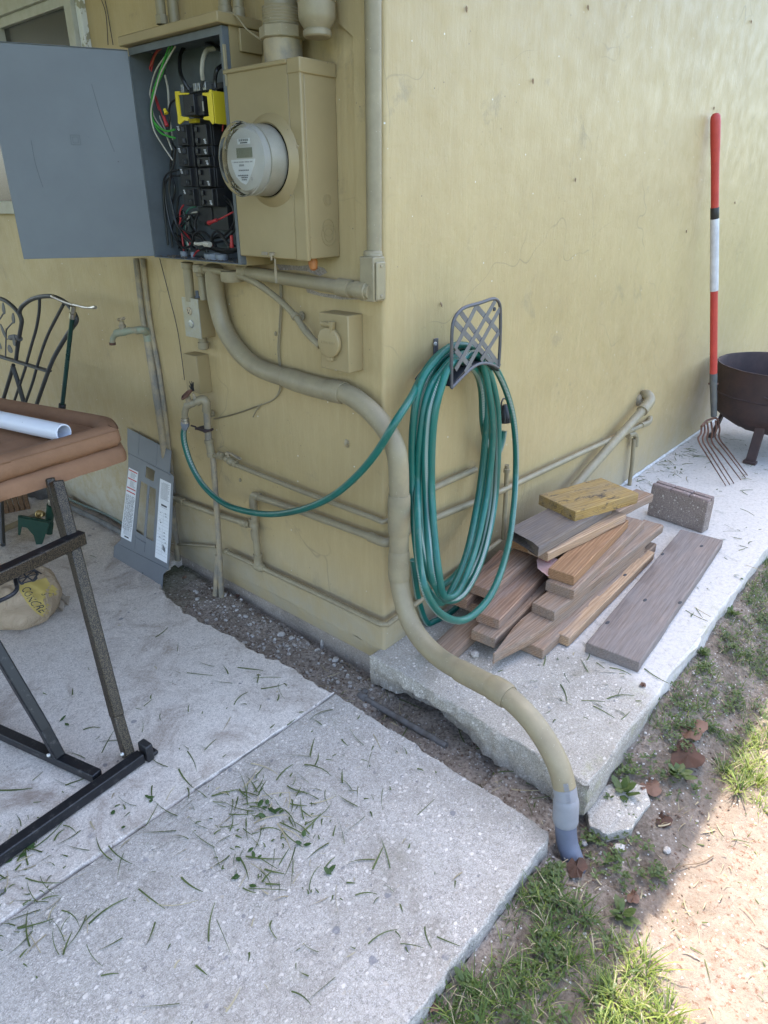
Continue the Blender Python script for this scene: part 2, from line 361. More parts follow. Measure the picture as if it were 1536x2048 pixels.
PAINT = wall_paint('olive_wall_paint')
PIPE = dirty('olive_pipe_paint', (.285, .235, .14), (.225, .185, .115), 14, .42, .6, bs=.25, bsc=50, speck=(.55, .53, .45), speck_sc=130, speck_t=.07)
PIPEW = dirty('worn_pipe_paint', (.35, .275, .165), (.21, .185, .145), 16, .5, .7, bs=.4, bsc=70, speck=(.12, .11, .09), speck_sc=90, amt=(.4, .6))
BOX = dirty('olive_box_paint', (.315, .238, .118), (.27, .205, .10), 5, .42, .52, bs=.06, bsc=35, speck=(.12, .1, .06), speck_sc=45, speck_t=.035)
CONDG = dirty('grey_pvc', (.25, .255, .27), (.2, .205, .22), 10, .45, bs=.05)
CONDB = dirty('bluegrey_pvc', (.13, .145, .195), (.10, .11, .14), 12, .45, bs=.08)
STEEL = dirty('grey_enamel_steel', (.13, .145, .16), (.11, .12, .135), 3, .34, .45, bs=.04, bsc=20, speck=(.06, .05, .05), speck_sc=26, speck_t=.02)
STEELD = dirty('grey_steel_inside', (.115, .13, .14), (.085, .095, .10), 8, .5, bs=.05)
COVER = dirty('grey_cover_enamel', (.135, .15, .168), (.12, .13, .15), 4, .42, bs=.04)
PAPER = dirty('white_paper', (.72, .73, .75), (.65, .66, .68), 20, .7, bs=.03)
INK = dirty('black_ink', (.05, .05, .055), None, 20, .7, bs=.0)
INKG = dirty('grey_ink', (.28, .28, .29), None, 20, .7, bs=.0)
REDINK = dirty('red_ink', (.52, .04, .04), None, 20, .6, bs=.0)
BLACK = dirty('black_plastic', (.014, .014, .016), (.022, .022, .024), 30, .38, bs=.03)
BLACKW = dirty('black_wire', (.012, .012, .013), None, 30, .35, bs=.02)
REDW = dirty('red_wire', (.42, .03, .035), None, 30, .4, bs=.02)
GRNW = dirty('green_wire', (.06, .36, .05), None, 30, .4, bs=.02)
WHTW = dirty('white_wire', (.50, .46, .38), None, 30, .45, bs=.02)
ORGW = dirty('orange_wire', (.42, .10, .05), None, 30, .45, bs=.02)
YEL = dirty('yellow_plastic', (.72, .56, .03), (.66, .5, .03), 10, .4, bs=.02)
ALU = dirty('bare_metal', (.5, .5, .49), (.35, .35, .34), 20, .35, metal=.8, bs=.05)
BRASS = dirty('brass', (.42, .30, .12), (.3, .2, .09), 30, .35, metal=.9, bs=.1)
SILV = dirty('silver_metal', (.6, .56, .5), (.4, .36, .3), 30, .28, metal=.9, bs=.05)
RUST = dirty('rust', (.14, .065, .04), (.07, .035, .025), 25, .85, bs=.6, bsc=80)
RUSTD = dirty('dark_rusty_iron', (.060, .032, .028), (.035, .024, .024), 9, .62, .8, bs=.4, bsc=70, speck=(.2, .15, .12), speck_sc=60, speck_t=.04)
VERD = dirty('verdigris_brass', (.24, .28, .20), (.30, .25, .16), 40, .6, bs=.35, bsc=70)
IRON = dirty('dark_hanger_metal', (.085, .085, .095), (.13, .105, .09), 30, .4, metal=.35, bs=.15, amt=(.5, .75))
LATT = dirty('lattice_metal', (.165, .16, .165), (.12, .11, .11), 25, .45, metal=.3, bs=.15)
TRELL = dirty('black_trellis_iron', (.035, .035, .038), (.05, .05, .05), 20, .5, bs=.1)
LEAFM = dirty('grey_metal_leaf', (.10, .10, .105), None, 20, .5, bs=.3)
RED = dirty('red_handle_paint', (.50, .055, .04), (.38, .035, .03), 12, .4, bs=.05, speck=(.3, .2, .18), speck_sc=50, speck_t=.05)
WHITEP = dirty('white_handle_sleeve', (.58, .58, .60), (.45, .44, .45), 18, .5, bs=.05, speck=(.3, .08, .07), speck_sc=40, speck_t=.09)
PVC = dirty('white_pvc', (.72, .74, .80), (.68, .70, .76), 6, .3, bs=.02, speck=(.2, .2, .22), speck_sc=60, speck_t=.05)
DGREEN = dirty('dark_green_paint', (.008, .035, .027), (.012, .05, .04), 20, .25, bs=.03)
DGREENP = dirty('dark_green_plastic', (.012, .055, .035), None, 20, .4, bs=.05)
HOSE = hose_mat(); GLASS = glass_mat()
METF = dirty('meter_face', (.50, .48, .45), (.46, .44, .41), 9, .5, bs=.0)
LCD = dirty('lcd_screen', (.15, .17, .12), None, 9, .25, bs=.0)
LITEG = dirty('light_grey_plastic', (.5, .51, .52), None, 9, .4, bs=.0)
LOCKN = dirty('grey_locknut', (.22, .24, .27), (.16, .17, .19), 20, .45, bs=.1)
CUSH, t_, p_ = newmat('brown_canvas')
v_ = mapped(t_); c_ = mix(t_, ramp(t_, nz(t_, v_, 9, 6, .7), [(.35, (0,)*3), (.7, (1,)*3)]), (.285, .15, .082), (.22, .115, .062))
setb(t_, p_, c_, .8, bump(t_, nz(t_, v_, 400, 2), .25, .001, bump(t_, nz(t_, v_, 11, 4), .5, .012)), 0, .3)
HAMM, t_, p_ = newmat('hammered_bronze')
v_ = mapped(t_); n_ = nz(t_, v_, 420, 2, .5)
setb(t_, p_, ramp(t_, n_, [(.42, (.022, .019, .017)), (.68, (.13, .10, .065))]), .32, bump(t_, n_, .5, .002), .55)
HAMB, t_, p_ = newmat('black_steel_tube')
v_ = mapped(t_); setb(t_, p_, mix(t_, ramp(t_, nz(t_, v_, 40, 8, .8), [(.55, (0,)*3), (.68, (.5,)*3)]), (.014, .015, .018), (.16, .15, .14)), .35, bump(t_, nz(t_, v_, 260, 2), .2, .001), .2)
BAGP, t_, p_ = newmat('brown_paper_bag')
v_ = mapped(t_); wn_ = nz(t_, v_, 12, 6, .7, 1.)
setb(t_, p_, mix(t_, ramp(t_, wn_, [(.35, (0,)*3), (.7, (1,)*3)]), (.46, .35, .24), (.35, .26, .17)), .85, bump(t_, wn_, 1., .02), 0, .2)
BAGY = dirty('yellow_bag_print', (.50, .37, .10), (.44, .32, .10), 14, .7, bs=.5, bsc=14)
CONC_A = concrete('worn_patio_concrete', (.56, .53, .49), (.30, .275, .25), .22, (.25, .20, .165), .85, paste=(.66, .635, .60), bst=.35)
CONC_B = concrete('exposed_aggregate_concrete', (.38, .36, .335), (.15, .145, .13), 1.0, (.21, .19, .155), .6, paste=(.49, .48, .46), bst=.6, grass_stain=.15)
CONC_C = concrete('path_concrete', (.33, .32, .29), (.14, .13, .12), .9, (.19, .18, .135), .6, paste=(.45, .44, .41), white_x=.62, grass_stain=.2)
FOUND = concrete('old_foundation_concrete', (.28, .25, .22), (.15, .14, .12), .15, (.08, .065, .055), .7, paste=(.38, .345, .31), bst=.9)
PAVER = concrete('paver_concrete', (.22, .185, .165), (.12, .10, .09), .35, (.11, .085, .07), .5, paste=(.30, .26, .24), bst=.9)
PAVTOP = concrete('paver_top_concrete', (.24, .19, .18), (.15, .12, .11), .1, (.12, .09, .08), .6, paste=(.3, .25, .24), bst=.6)
STONE = concrete('pale_rubble', (.42, .41, .39), (.25, .24, .23), .2, (.2, .18, .15), .5, paste=(.52, .51, .49), bst=.8)
SOIL = soil('sandy_soil')
W_PINK = wood('reddish_weathered_timber', (.27, .14, .085), (.44, .28, .18), (.34, .26, .215), .4)
W_GREY = wood('grey_weathered_timber', (.27, .16, .095), (.43, .29, .195), (.34, .265, .21), .5)
W_PLANK = wood('dark_grey_plank_timber', (.23, .17, .135), (.32, .25, .21), (.275, .235, .215), .75, gs=.7)
W_TAN = wood('tan_timber', (.40, .24, .13), (.58, .40, .25), (.40, .31, .26), .3)
W_ORNG = wood('orange_brown_timber', (.30, .15, .07), (.44, .26, .14), (.3, .2, .15), .15)
W_YEL = wood('yellow_treated_timber', (.34, .205, .06), (.48, .33, .125), (.36, .27, .16), .4, stain=.9)
W_YG = wood('grey_brown_treated_timber', (.20, .15, .11), (.29, .225, .165), (.21, .175, .155), .6)
W_BLOCK = wood('brown_ribbed_timber', (.16, .09, .05), (.27, .16, .09), weather=.1)
def leafmat(name, a, b, rough=.5, tr=.25):
    m, t, p = newmat(name); v = mapped(t)
    setb(t, p, mix(t, ramp(t, nz(t, v, 14, 3), [(.35, (0,)*3), (.65, (1,)*3)]), a, b), rough, None, 0, .35)
    tl = nd(t, 'ShaderNodeBsdfTranslucent'); tl.inputs[0].default_value = (*[min(1, x*2) for x in b], 1)
    ms = nd(t, 'ShaderNodeMixShader'); ms.inputs[0].default_value = tr
    t.links.new(p.outputs[0], ms.inputs[1]); t.links.new(tl.outputs[0], ms.inputs[2]); t.links.new(ms.outputs[0], t.nodes['Material Output'].inputs[0])
    return m
GRASS = leafmat('grass_blade', (.055, .095, .022), (.10, .15, .035)); GRASS2 = leafmat('yellow_grass_blade', (.15, .19, .04), (.22, .26, .06))
DRY = leafmat('dry_straw', (.30, .25, .15), (.40, .34, .22), .8, .1); WEED = leafmat('weed_leaf', (.055, .082, .022), (.09, .125, .035), .45, .2)
CLIP = leafmat('cut_grass', (.055, .075, .022), (.10, .125, .035), .6, .15); DEADL = leafmat('dead_leaf', (.12, .065, .042), (.20, .115, .08), .8, .1)
COCOON = dirty('brown_cocoon', (.30, .21, .12), (.2, .13, .08), 90, .8, bs=.5)
# ============================================================ THE SETTING
PZ = -.07                                     # patio level, path slab top is z=0
def fbm(x, y, z, k=4): return noise.fractal(Vector((x, y, z)), .6, 2.1, k)
def gz(x, y):
    """ground height"""
    h = -.155
    if y > -.75 and x > -.35:                 # trench along the wall
        h = -.118 + .03*max(0, min(1, (y-.25)/.6))
        if x > -.02 or (-.3 < x < 0 and -.50 < y < -.08): h -= .025
    if x > -.1 and y < -.7: h = -.15 + .085*max(0, min(1, (x+.08)/.5))*max(0, min(1, 1-(-y-.80)/.16))
    if y < -.74 and x < -.22: h = -.118
    if x < -.25 and y > -.74: h = -.2
    h += .011*fbm(x*5, y*5, 0) + .0055*fbm(x*24, y*24, 3) + .003*fbm(x*70, y*70, 6, 2)
    return h
def axis(a, b, st, far):
    xs = list(np.arange(a, b, st)); d = st; p = xs[-1]; q = xs[0]; hi = []; lo = []
    while p < far: d *= 1.35; p += d; hi.append(p)
    d = st
    while q > -far: d *= 1.35; q -= d; lo.append(q)
    return lo[::-1]+xs+hi
def ground():
    xs = axis(-1.1, 3.2, .016, 60); ys = axis(-1.9, 1.2, .013, 60); m = MB()
    for y in ys:
        for x in xs: m.v.append(Vector((x, y, gz(x, y))))
    n = len(xs)
    for j in range(len(ys)-1):
        for i in range(n-1): m.f.append((j*n+i, j*n+i+1, (j+1)*n+i+1, (j+1)*n+i))
    return kind(m.build('ground', SOIL, loc=(0, 0, 0), smooth=60), 'structure')
ground()

def rough_edge(a, b, n, amp, seed, fr=9):
    a = Vector(a); b = Vector(b); d = (b-a); nr = Vector((-d.y, d.x, 0)).normalized(); out = []
    for i in range(n):
        t = i/n; p = a+d*t; out.append(p+nr*amp*(fbm(p.x*fr+seed, p.y*fr, seed)+.5*fbm(p.x*fr*4, p.y*fr*4+seed, seed)))
    return out
def slab(name, poly, zt, th, mat, edge_amp=.004, fr=30, under=None):
    """slab with a slightly broken, rounded rim: rings of the outline going down"""
    m = MB(); n = len(poly); cx = sum(p.x for p in poly)/n; cy = sum(p.y for p in poly)/n
    nr = []
    for i in range(n):
        d = poly[(i+1) % n]-poly[i-1]; nr.append(Vector((d.y, -d.x, 0)).normalized())
    levels = [(0, -.004), (-.0025, -.001), (-.008, 0)]+[(-th*k/7, 0) for k in range(1, 8)]
    for li, (dz, off) in enumerate(levels):
        for i, p in enumerate(poly):
            a = edge_amp*(fbm(p.x*fr, p.y*fr, dz*fr*1.5)) if li > 1 else edge_amp*.3*fbm(p.x*fr, p.y*fr, 5)
            u = under(p, dz) if under else 0
            m.v.append(Vector((p.x, p.y, zt+dz))+nr[i]*(off+a-u))
    for l in range(len(levels)-1):
        for i in range(n):
            j = (i+1) % n; m.f.append((l*n+i, (l+1)*n+i, (l+1)*n+j, l*n+j))
    tr = tessellate_polygon([[m.v[i] for i in range(n)]])
    for t in tr: m.f.append(tuple(t))
    ob = m.build(name, mat, loc=(0, 0, 0), smooth=50)
    for p in ob.data.polygons:
        if len(p.vertices) == 3: p.use_smooth = False
    return kind(ob, 'structure')
J = .035                                       # joint between the two patio pours
pe = rough_edge((-.222, -.728, 0), (-.197, J-.003, 0), 90, .007, 3)
corner_cut = [Vector((-.232, -.735, 0))]
slab('patio', corner_cut+pe+rough_edge((-.197, J-.003, 0), (-4.2, J+.065, 0), 160, .0012, 5, 5)+[Vector((-4.2, -.9, 0))]+rough_edge((-4.2, -.9, 0), (-.9, -.74, 0), 20, .004, 2)+rough_edge((-.9, -.74, 0), (-.24, -.742, 0), 60, .005, 8), PZ, .12, CONC_B, .006)
pe2 = rough_edge((-.197, J+.003, 0), (-.235, .81, 0), 100, .012, 11, 7)+rough_edge((-.235, .81, 0), (-.17, 1.12, 0), 40, .012, 4)+rough_edge((-.17, 1.12, 0), (.02, 1.18, 0), 30, .01, 6)
slab('patio', pe2+[Vector((.02, 1.18, 0)), Vector((.02, 7, 0)), Vector((-4.2, 7, 0)), Vector((-4.2, J+.072, 0))]+rough_edge((-4.2, J+.072, 0), (-.197, J+.003, 0), 160, .0012, 5, 5), PZ+.001, .12, CONC_A, .005)
def under(p, dz):
    if p.x < .06 and -.7 < p.y < 0 and dz < -.05:
        t = max(0, 1-abs(p.y+.22)/.26); return .06*t*min(1, (-dz-.05)/.03)
    return 0
fe = rough_edge((-.045, -.0, 0), (-.052, -.06, 0), 8, .004, 3)+rough_edge((-.052, -.06, 0), (-.09, -.757, 0), 90, .007, 9, 8)
slab('path', list(reversed([Vector((9, .02, 0)), Vector((9, -.765, 0))]+list(reversed(rough_edge((-.085, -.762, 0), (9, -.765, 0), 160, .005, 13, 6)))+list(reversed(fe))+[Vector((-.045, .02, 0))])), 0, .115, CONC_C, .009, 26, under)

# ------------------------------------------------------------ house
house = thing('house', 'olive painted rendered house corner with two outside walls', 'house', (0, 0, 0))
def wallmesh():
    # two wall faces meeting in a rounded arris, as one bent sheet with thickness
    m = MB(); path = []
    for y in list(np.arange(7, .3, -.25))+list(np.arange(.3, .02, -.02)): path.append((0, y))
    for a in np.linspace(0, 90, 7): path.append((.012-.012*math.cos(rad(a)), .012-.012*math.sin(rad(a))))
    for x in list(np.arange(.03, .3, .03))+list(np.arange(.3, 9.01, .25)): path.append((x, 0))
    zs = [-.02, 0, .03, .1, .3, .6, 1, 1.4, 1.8, 2.2, 2.6]
    n = len(zs)
    for (x, y) in path:
        for k, z in enumerate(zs):
            zz = z
            if k == 0: zz = -.005+.016*fbm(y*6, x*6, 2) if x < .02 else -.05
            m.v.append(Vector((x, y, zz)))
    for (x, y) in path:
        xi = .16 if x < .02 else x; yi = .16 if y < .02 else y
        m.v.append(Vector((max(x, .02) if x > .16 else .16, max(y, .16) if y > .02 else .16, 2.6)))
        m.v.append(Vector((.012 if x < .02 else x, .012 if y < .02 else y, -.06)))
    P = len(path); o = P*n
    for i in range(P-1):
        for k in range(n-1): m.f.append((i*n+k, i*n+k+1, (i+1)*n+k+1, (i+1)*n+k))
        m.f.append((i*n, (i+1)*n, o+2*(i+1)+1, o+2*i+1)); m.f.append((i*n+n-1, o+2*i, o+2*(i+1), (i+1)*n+n-1))
    return m
# window opening sits behind a surface frame, so the wall sheet stays whole
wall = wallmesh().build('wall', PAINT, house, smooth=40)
m = MB(); m.bb((.013, .013, -.3), (.3, 7, -.002)); m.bb((.02, .0135, -.3), (9, .3, -.02))
fo = m.build('foundation', FOUND, house)
# raised render patch behind the meter, ragged edge
m = MB()
ol = [L(*q, 0) for q in ((690, 92), (716, 92), (717, 130), (720, 200), (723, 300), (724, 420), (726, 470))]
edge = []
for i in range(60):
    z = 1.70-.5*i/59; edge.append(Vector((-.001, .09+.004*fbm(z*30, 2, 1), z)))
m.plate([[Vector((-.001, .0185, 1.95)), Vector((-.001, .0185, 1.17))]+[p for p in reversed(edge)]+[Vector((-.001, .135, 1.73)), Vector((-.001, .16, 1.95))]], (-1, 0, 0), .005)
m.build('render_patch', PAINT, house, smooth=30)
# unseen roof over the corner; stretched past the patio to darken the left wall
m = MB(); m.bb((-7, -.15, 2.6), (9, 7.5, 2.72)); m.bb((-7.02, -.17, 2.56), (9, -.15, 2.76))
m.build('roof', PAINT, house, bevel=.004)
# window at the far left
wy0, wy1, wz0, wz1 = 1.335, 3.1, 1.35, 1.965
wf = MB()
for a, b in (((0, wy0-.03, wz0), (-.035, wy0+.015, wz1)), ((0, wy0, wz1), (-.035, wy1, wz1+.05)), ((0, wy0, wz0-.05), (-.05, wy1, wz0)), ((0, 1.87, wz0), (-.03, 1.9, wz1)), ((0, wy0+.015, wz1-.03), (-.022, wy1, wz1))): wf.bb(a, b)
frame = wf.build('window', dirty('window_frame_paint', (.40, .38, .30), (.5, .48, .42), 20, .6, bs=.3), house, bevel=.002)
m = MB(); m.bb((-.001, wy0+.015, wz0), (-.006, 1.87, wz1-.03)); m.bb((-.001, 1.9, wz0), (-.006, wy1, wz1-.03))
pm, t_, p_ = newmat('dark_window_pane'); setb(t_, p_, (.03, .03, .028), .25); m.build('pane', pm, frame, bevel=.0005)
m = MB(); m.bb((-.0, wy0-.062, wz0), (-.02, wy0-.032, wz1+.04)); m.build('window_casing', dirty('white_flaking_paint', (.7, .7, .66), (.35, .32, .22), 30, .6, bs=.5, amt=(.52, .56)), house, bevel=.001)

# ============================================================ ELECTRICAL, LEFT WALL
def Lt(px, off, k=5): return catmull([L(x, y, off if not isinstance(off, (list, tuple)) else off[i]) for i, (x, y) in enumerate(px)], k)
NX = Vector((-1, 0, 0)); U = Vector((0, -1, 0))      # outwards and screen-right on the left wall
# --- breaker panel
py0, py1, pz0, pz1, pd = .428, .862, 1.186, 1.748, .12
bp = thing('breaker_panel', 'open grey breaker panel with black breakers, loose wires and its door swung out', 'electrical panel', (0, .645, pz0))
def yr(a, b): return (max(a, b), min(a, b))
m = MB(); t = .0025
m.bb((-.004, py0, pz0), (-.004-t, py1, pz1)); m.bb((-.004, py0, pz0), (-pd, py0+t, pz1)); m.bb((-.004, py1-t, pz0), (-pd, py1, pz1))
m.bb((-.004, py0+t, pz0), (-pd+.0, py1-t, pz0+t)); m.bb((-.004, py0+t, pz1-t), (-pd, py1-t, pz1))
m.bb((-pd, py0, pz1-.018), (-pd-.002, py1, pz1)); m.bb((-pd, py0, pz0), (-pd-.002, py0+.012, pz1-.018)); m.bb((-pd, py1-.004, pz0), (-pd-.004, py1, pz1-.02))
encl = m.build('enclosure', STEELD, bp, bevel=.0006)
m = MB(); m.bb((-.003, py0-.003, pz0-.003), (-pd+.018, py0-.0005, pz1+.002)); m.bb((-.003, py0, pz0-.004), (-pd+.01, py1, pz0-.001))
m.build('side_panel', BOX, bp)
m = MB(); hz = pz1+.002
m.box((-.068, (py0+py1)/2, hz+.012), (.15, py1-py0+.025, .024)); m.build('rain_hood', BOX, bp, bevel=.003)
m = MB(); m.bb((-.003, py0-.012, pz1-.05), (-pd+.045, py0-.0035, pz1+.0)); m.build('hood_side', BOX, bp, bevel=.002)
m = MB(); m.box((-.1195, py0-.001, pz1-.085), (.008, .006, .09)); m.build('latch_strip', PIPE, bp, bevel=.001)
# door: hinged on the far edge, swung outwards
h0 = Vector((-pd-.002, py1+.002, 0)); h1 = Vector((-.455, 1.045, 0)); dd = (h1-h0).normalized(); dn = Vector((-dd.y, dd.x, 0))
if dn.dot(CP-h0) < 0: dn = -dn
dw = (h1-h0).length; dz0, dz1 = pz0+.004, pz1-.006
m = MB()
mid = h0+dd*dw/2+Z*(dz0+dz1)/2
m.box(mid, (dw, .002, dz1-dz0), (dd, dn, Z)); m.box(mid+Z*((dz1-dz0)/2-.001)+dn*-.009, (dw, .018, .002), (dd, dn, Z)); m.box(mid-Z*((dz1-dz0)/2-.001)+dn*-.009, (dw, .018, .002), (dd, dn, Z))
m.box(mid+dd*(dw/2-.001)+dn*-.009, (.002, .018, dz1-dz0), (dd, dn, Z)); m.box(mid+Z*((dz1-dz0)/2+.0005)+dn*.002, (dw, .006, .002), (dd, dn, Z))
door = m.build('door', STEEL, bp, bevel=.0008)
ec = hit(151, 280, h0, dn)+dn*.0012
m = MB()
for sz, wd in ((.0125, .0016), (.0075, .0012)):
    for a, b in ((1, 0), (-1, 0), (0, 1), (0, -1)):
        m.box(ec+dd*(a*sz)+Z*(b*sz), ((wd, .001, 2*sz+wd) if a else (2*sz-wd, .001, wd)), (dd, dn, Z))
m.build('emblem', STEELD, door)
for a, b in (((62, 280), (86, 375)), ((183, 168), (229, 304))):
    m = MB()
    pa, pb = hit(*a, h0+dn*.0012, dn), hit(*b, h0+dn*.0012, dn); q = catmull([pa, (pa+pb)/2+dd*.004, pb], 5); m.tube(q, .0004, 5); m.build('scratch', INK, door)
# mounting pan and bus
def pbox(name, mat, pa, pb, o0, o1, par=bp, bev=.001):
    a = L(*pa, o1); b = L(*pb, o1); m = MB(); m.bb((-o0, a.y, a.z), (-o1, b.y, b.z)); return m.build(name, mat, par, bevel=bev)
m = MB(); m.bb((-.008, .50, 1.28), (-.022, .72, 1.62)); m.bb((-.022, .57, 1.27), (-.045, .66, 1.63)); m.build('bus_bar', BLACK, bp, bevel=.001)
m = MB(); m.bb((-.02, .50, 1.63), (-.045, .735, 1.645)); m.build('lug_bar', BLACK, bp, bevel=.001)
for q in ((373, 178), (398, 176), (405, 175), (417, 173)):
    c = L(*q, .05); m = MB(); m.box(c, (.03, .013, .02)); lug = m.build('lug', ALU, bp, bevel=.001)
    m = MB(); m.lathe(c+NX*.0151, NX, [(.0045, 0), (.0045, .001), (.002, .0012)], 10); m.build('screw', INKG, lug)
# main breaker and yellow guards
pbox('main_breaker', BLACK, (364, 190), (390, 230), .04, .105, bev=.002)
pbox('main_breaker_side', BLACK, (391, 191), (408, 230), .04, .095, bev=.002)
pbox('breaker_toggle', BLACKW, (377, 212), (383, 224), .105, .114)
pbox('rating_label', ALU, (404, 203), (408, 222), .095, .0965, bev=.0)
def yg(px, o):
    m = MB(); m.plate([[L(x, y, o) for x, y in px]], NX, .004); return m
yg([(352, 183), (361, 183), (361, 186), (379, 186), (379, 189), (360, 190), (358, 191), (363, 232), (370, 234), (377, 234), (380, 238), (377, 242), (371, 241), (365, 246), (361, 249), (358, 246), (358, 234), (354, 208)], .1).build('yellow_guard', YEL, bp)
g2 = yg([(407, 186), (419, 185), (421, 179), (424, 179), (425, 190), (428, 222), (430, 247), (427, 249), (421, 241), (411, 240), (408, 238), (410, 234), (420, 232), (416, 193), (407, 191)], .1)
g2.bb(L(424, 181, .1), L(431, 247, .1)+X*.045); g2.build('yellow_guard', YEL, bp, bevel=.001)
pbox('yellow_guard', YEL, (377, 238), (392, 245), .06, .075)
# branch breakers
def breaker(pa, pb, right, double, o=.088):
    a = L(*pa, o); b = L(*pb, o); y0, y1, z0, z1 = b.y, a.y, b.z, a.z
    m = MB(); m.bb((-.03, y0+.001, z0+.001), (-o+.012, y1-.001, z1-.001))
    mid = (y0+y1)/2; w_ = (y1-y0)
    m.bb((-.03, mid-w_*.30, z0+.003), (-o, mid+w_*.42, z1-.003)) if not right else m.bb((-.03, mid-w_*.42, z0+.003), (-o, mid+w_*.32, z1-.003))
    br = m.build('breaker', BLACK, bp, bevel=.0012)
    n = 2 if double else 1
    for k in range(n):
        zc = z0+(z1-z0)*(k+.5)/n; yc = mid-w_*.12 if not right else mid+w_*.12
        m = MB(); m.box((-o-.004, yc, zc), (.010, .009, .013), (Vector((.92, .38*(1 if right else -1), 0)), Vector((-.38*(1 if right else -1), .92, 0)), Z)); m.build('toggle', BLACKW, br, bevel=.001)
    # printed amps and rating marks
    m = MB()
    lx = mid+w_*.30 if not right else mid-w_*.26
    for k in range(4):
        m.box((-o-.0006, lx-.0012*k, z1-.006-k*.0032 if not right else z0+.016-k*.0032), (.0004, .0095-.003*(k % 2), .0016))
    m.build('rating_print', PAPER, br, smooth=0)
    return br
for pa, pb, d in (((350, 249), (381, 292), 1), ((352, 293), (384, 334), 1), ((356, 335), (390, 375), 1), ((362, 376), (396, 413), 1)): breaker(pa, pb, False, d)
for pa, pb, d in (((382, 249), (418, 291), 1), ((384, 292), (419, 312), 0), ((387, 313), (423, 334), 0), ((390, 335), (425, 375), 1), ((395, 376), (430, 414), 1)): breaker(pa, pb, True, d)
for pa, pb in (((422, 251), (429, 290)), ((424, 292), (432, 333)), ((428, 335), (436, 374)), ((431, 376), (439, 414))):
    pbox('terminal_strip', BLACK, pa, pb, .03, .07)
for q in ((431, 259), (432, 281), (434, 303), (437, 325), (437, 345), (438, 365), (443, 386), (445, 405)):
    m = MB(); m.lathe(L(*q, .055), NX, [(.0042, 0), (.0042, .004), (.002, .0045)], 10); m.build('terminal_screw', ALU, bp)
pbox('mounting_base', BLACK, (396, 414), (425, 445), .025, .05); pbox('mounting_base', PAPER, (450, 414), (466, 440), .02, .024)
# wires
def wire(px, off, r, mat, name='wire', par=bp, k=5, n=7):
    m = MB(); m.tube(Lt(px, off, k), r, n); return m.build(name, mat, par)
wire([(345, 92), (338, 110), (325, 145), (311, 180), (303, 205), (304, 235), (315, 252), (333, 262), (349, 259)], .085, .0028, GRNW)
wire([(339, 92), (330, 115), (318, 150), (305, 190), (304, 225), (310, 250), (325, 268), (350, 276)], .08, .0028, GRNW)
wire([(351, 92), (335, 120), (320, 150), (309, 190), (302, 225), (308, 260), (325, 290), (345, 320)], .09, .0022, WHTW)
wire([(342, 98), (325, 120), (310, 145), (300, 185), (303, 215), (312, 240), (330, 265), (344, 300)], .07, .0022, WHTW)
wire([(325, 95), (312, 108), (305, 125), (295, 140), (292, 144)], .06, .0022, ORGW)
wire([(318, 96), (306, 115), (300, 135), (297, 160), (308, 190), (318, 220)], .06, .0022, REDW)
wire([(322, 94), (310, 112), (303, 140), (300, 165), (312, 195), (326, 235)], .055, .0022, REDW)
wire([(316, 97), (300, 110), (296, 125), (296, 145), (303, 170), (310, 205), (322, 240), (336, 270)], .045, .0022, WHTW)
wire([(330, 150), (336, 180), (338, 220), (341, 250), (346, 280)], .05, .003, WHTW)
wire([(371, 90), (361, 110), (360, 140), (366, 160), (378, 180)], [.02, .04, .06, .07, .06], .0055, BLACKW)
wire([(413, 86), (430, 92), (442, 100)], .03, .006, BLACKW)
wire([(430, 97), (415, 100), (407, 115), (404, 140), (406, 160)], [.03, .05, .065, .07, .065], .0062, WHTW, 'taped_cable')
wire([(406, 160), (406, 175)], .065, .0055, BLACKW)
wire([(446, 130), (434, 140), (430, 160), (431, 176)], [.03, .06, .06, .06], .0055, BLACKW)
wire([(355, 196), (342, 206), (338, 222), (339, 240), (338, 260), (343, 285), (351, 296)], .07, .0032, BLACKW)
wire([(351, 298), (347, 330), (340, 355), (339, 385), (345, 415), (352, 445), (368, 470), (385, 486)], .075, .0034, BLACKW)
wire([(358, 340), (338, 345), (328, 360), (327, 390), (330, 430), (336, 490)], .075, .003, BLACKW)
wire([(361, 351), (341, 354), (330, 372), (334, 420), (345, 465), (360, 490), (375, 500)], .07, .0032, BLACKW)
wire([(395, 428), (365, 431), (350, 440), (343, 465), (345, 495)], .06, .0028, BLACKW)
wire([(345, 300), (341, 340), (350, 380), (342, 420), (345, 460), (352, 500)], .04, .003, BLACKW)
wire([(362, 390), (356, 400), (354, 440), (356, 490)], .05, .0026, BLACKW)
wire([(367, 410), (360, 425), (363, 460), (368, 505)], .06, .0024, REDW)
wire([(392, 413), (378, 418), (371, 432), (370, 470), (377, 500)], .05, .0026, dirty('teal_wire', (.05, .2, .15), None, 30, .4))
wire([(395, 424), (382, 428), (374, 442), (372, 470), (380, 500)], .055, .0024, WHTW)
wire([(379, 432), (375, 455), (378, 475), (394, 500)], .04, .0022, WHTW)
wire([(370, 495), (383, 490), (388, 470), (398, 463), (412, 467), (425, 482), (432, 492)], .08, .0036, BLACKW)
wire([(400, 500), (420, 492), (424, 472), (432, 463), (442, 468), (455, 485), (470, 492)], .085, .0036, BLACKW)
wire([(425, 495), (426, 478), (436, 470), (447, 478), (460, 496)], .075, .0034, BLACKW)
wire([(400, 487), (430, 496), (455, 500), (476, 498)], .09, .004, BLACKW)
wire([(410, 492), (440, 504), (462, 505), (476, 500)], .07, .004, BLACKW)
wire([(430, 476), (450, 470), (466, 450), (468, 430), (462, 405), (448, 392)], .05, .0034, BLACKW)
wire([(428, 486), (450, 480), (468, 462), (470, 440), (466, 415), (450, 400)], .045, .0036, BLACKW)
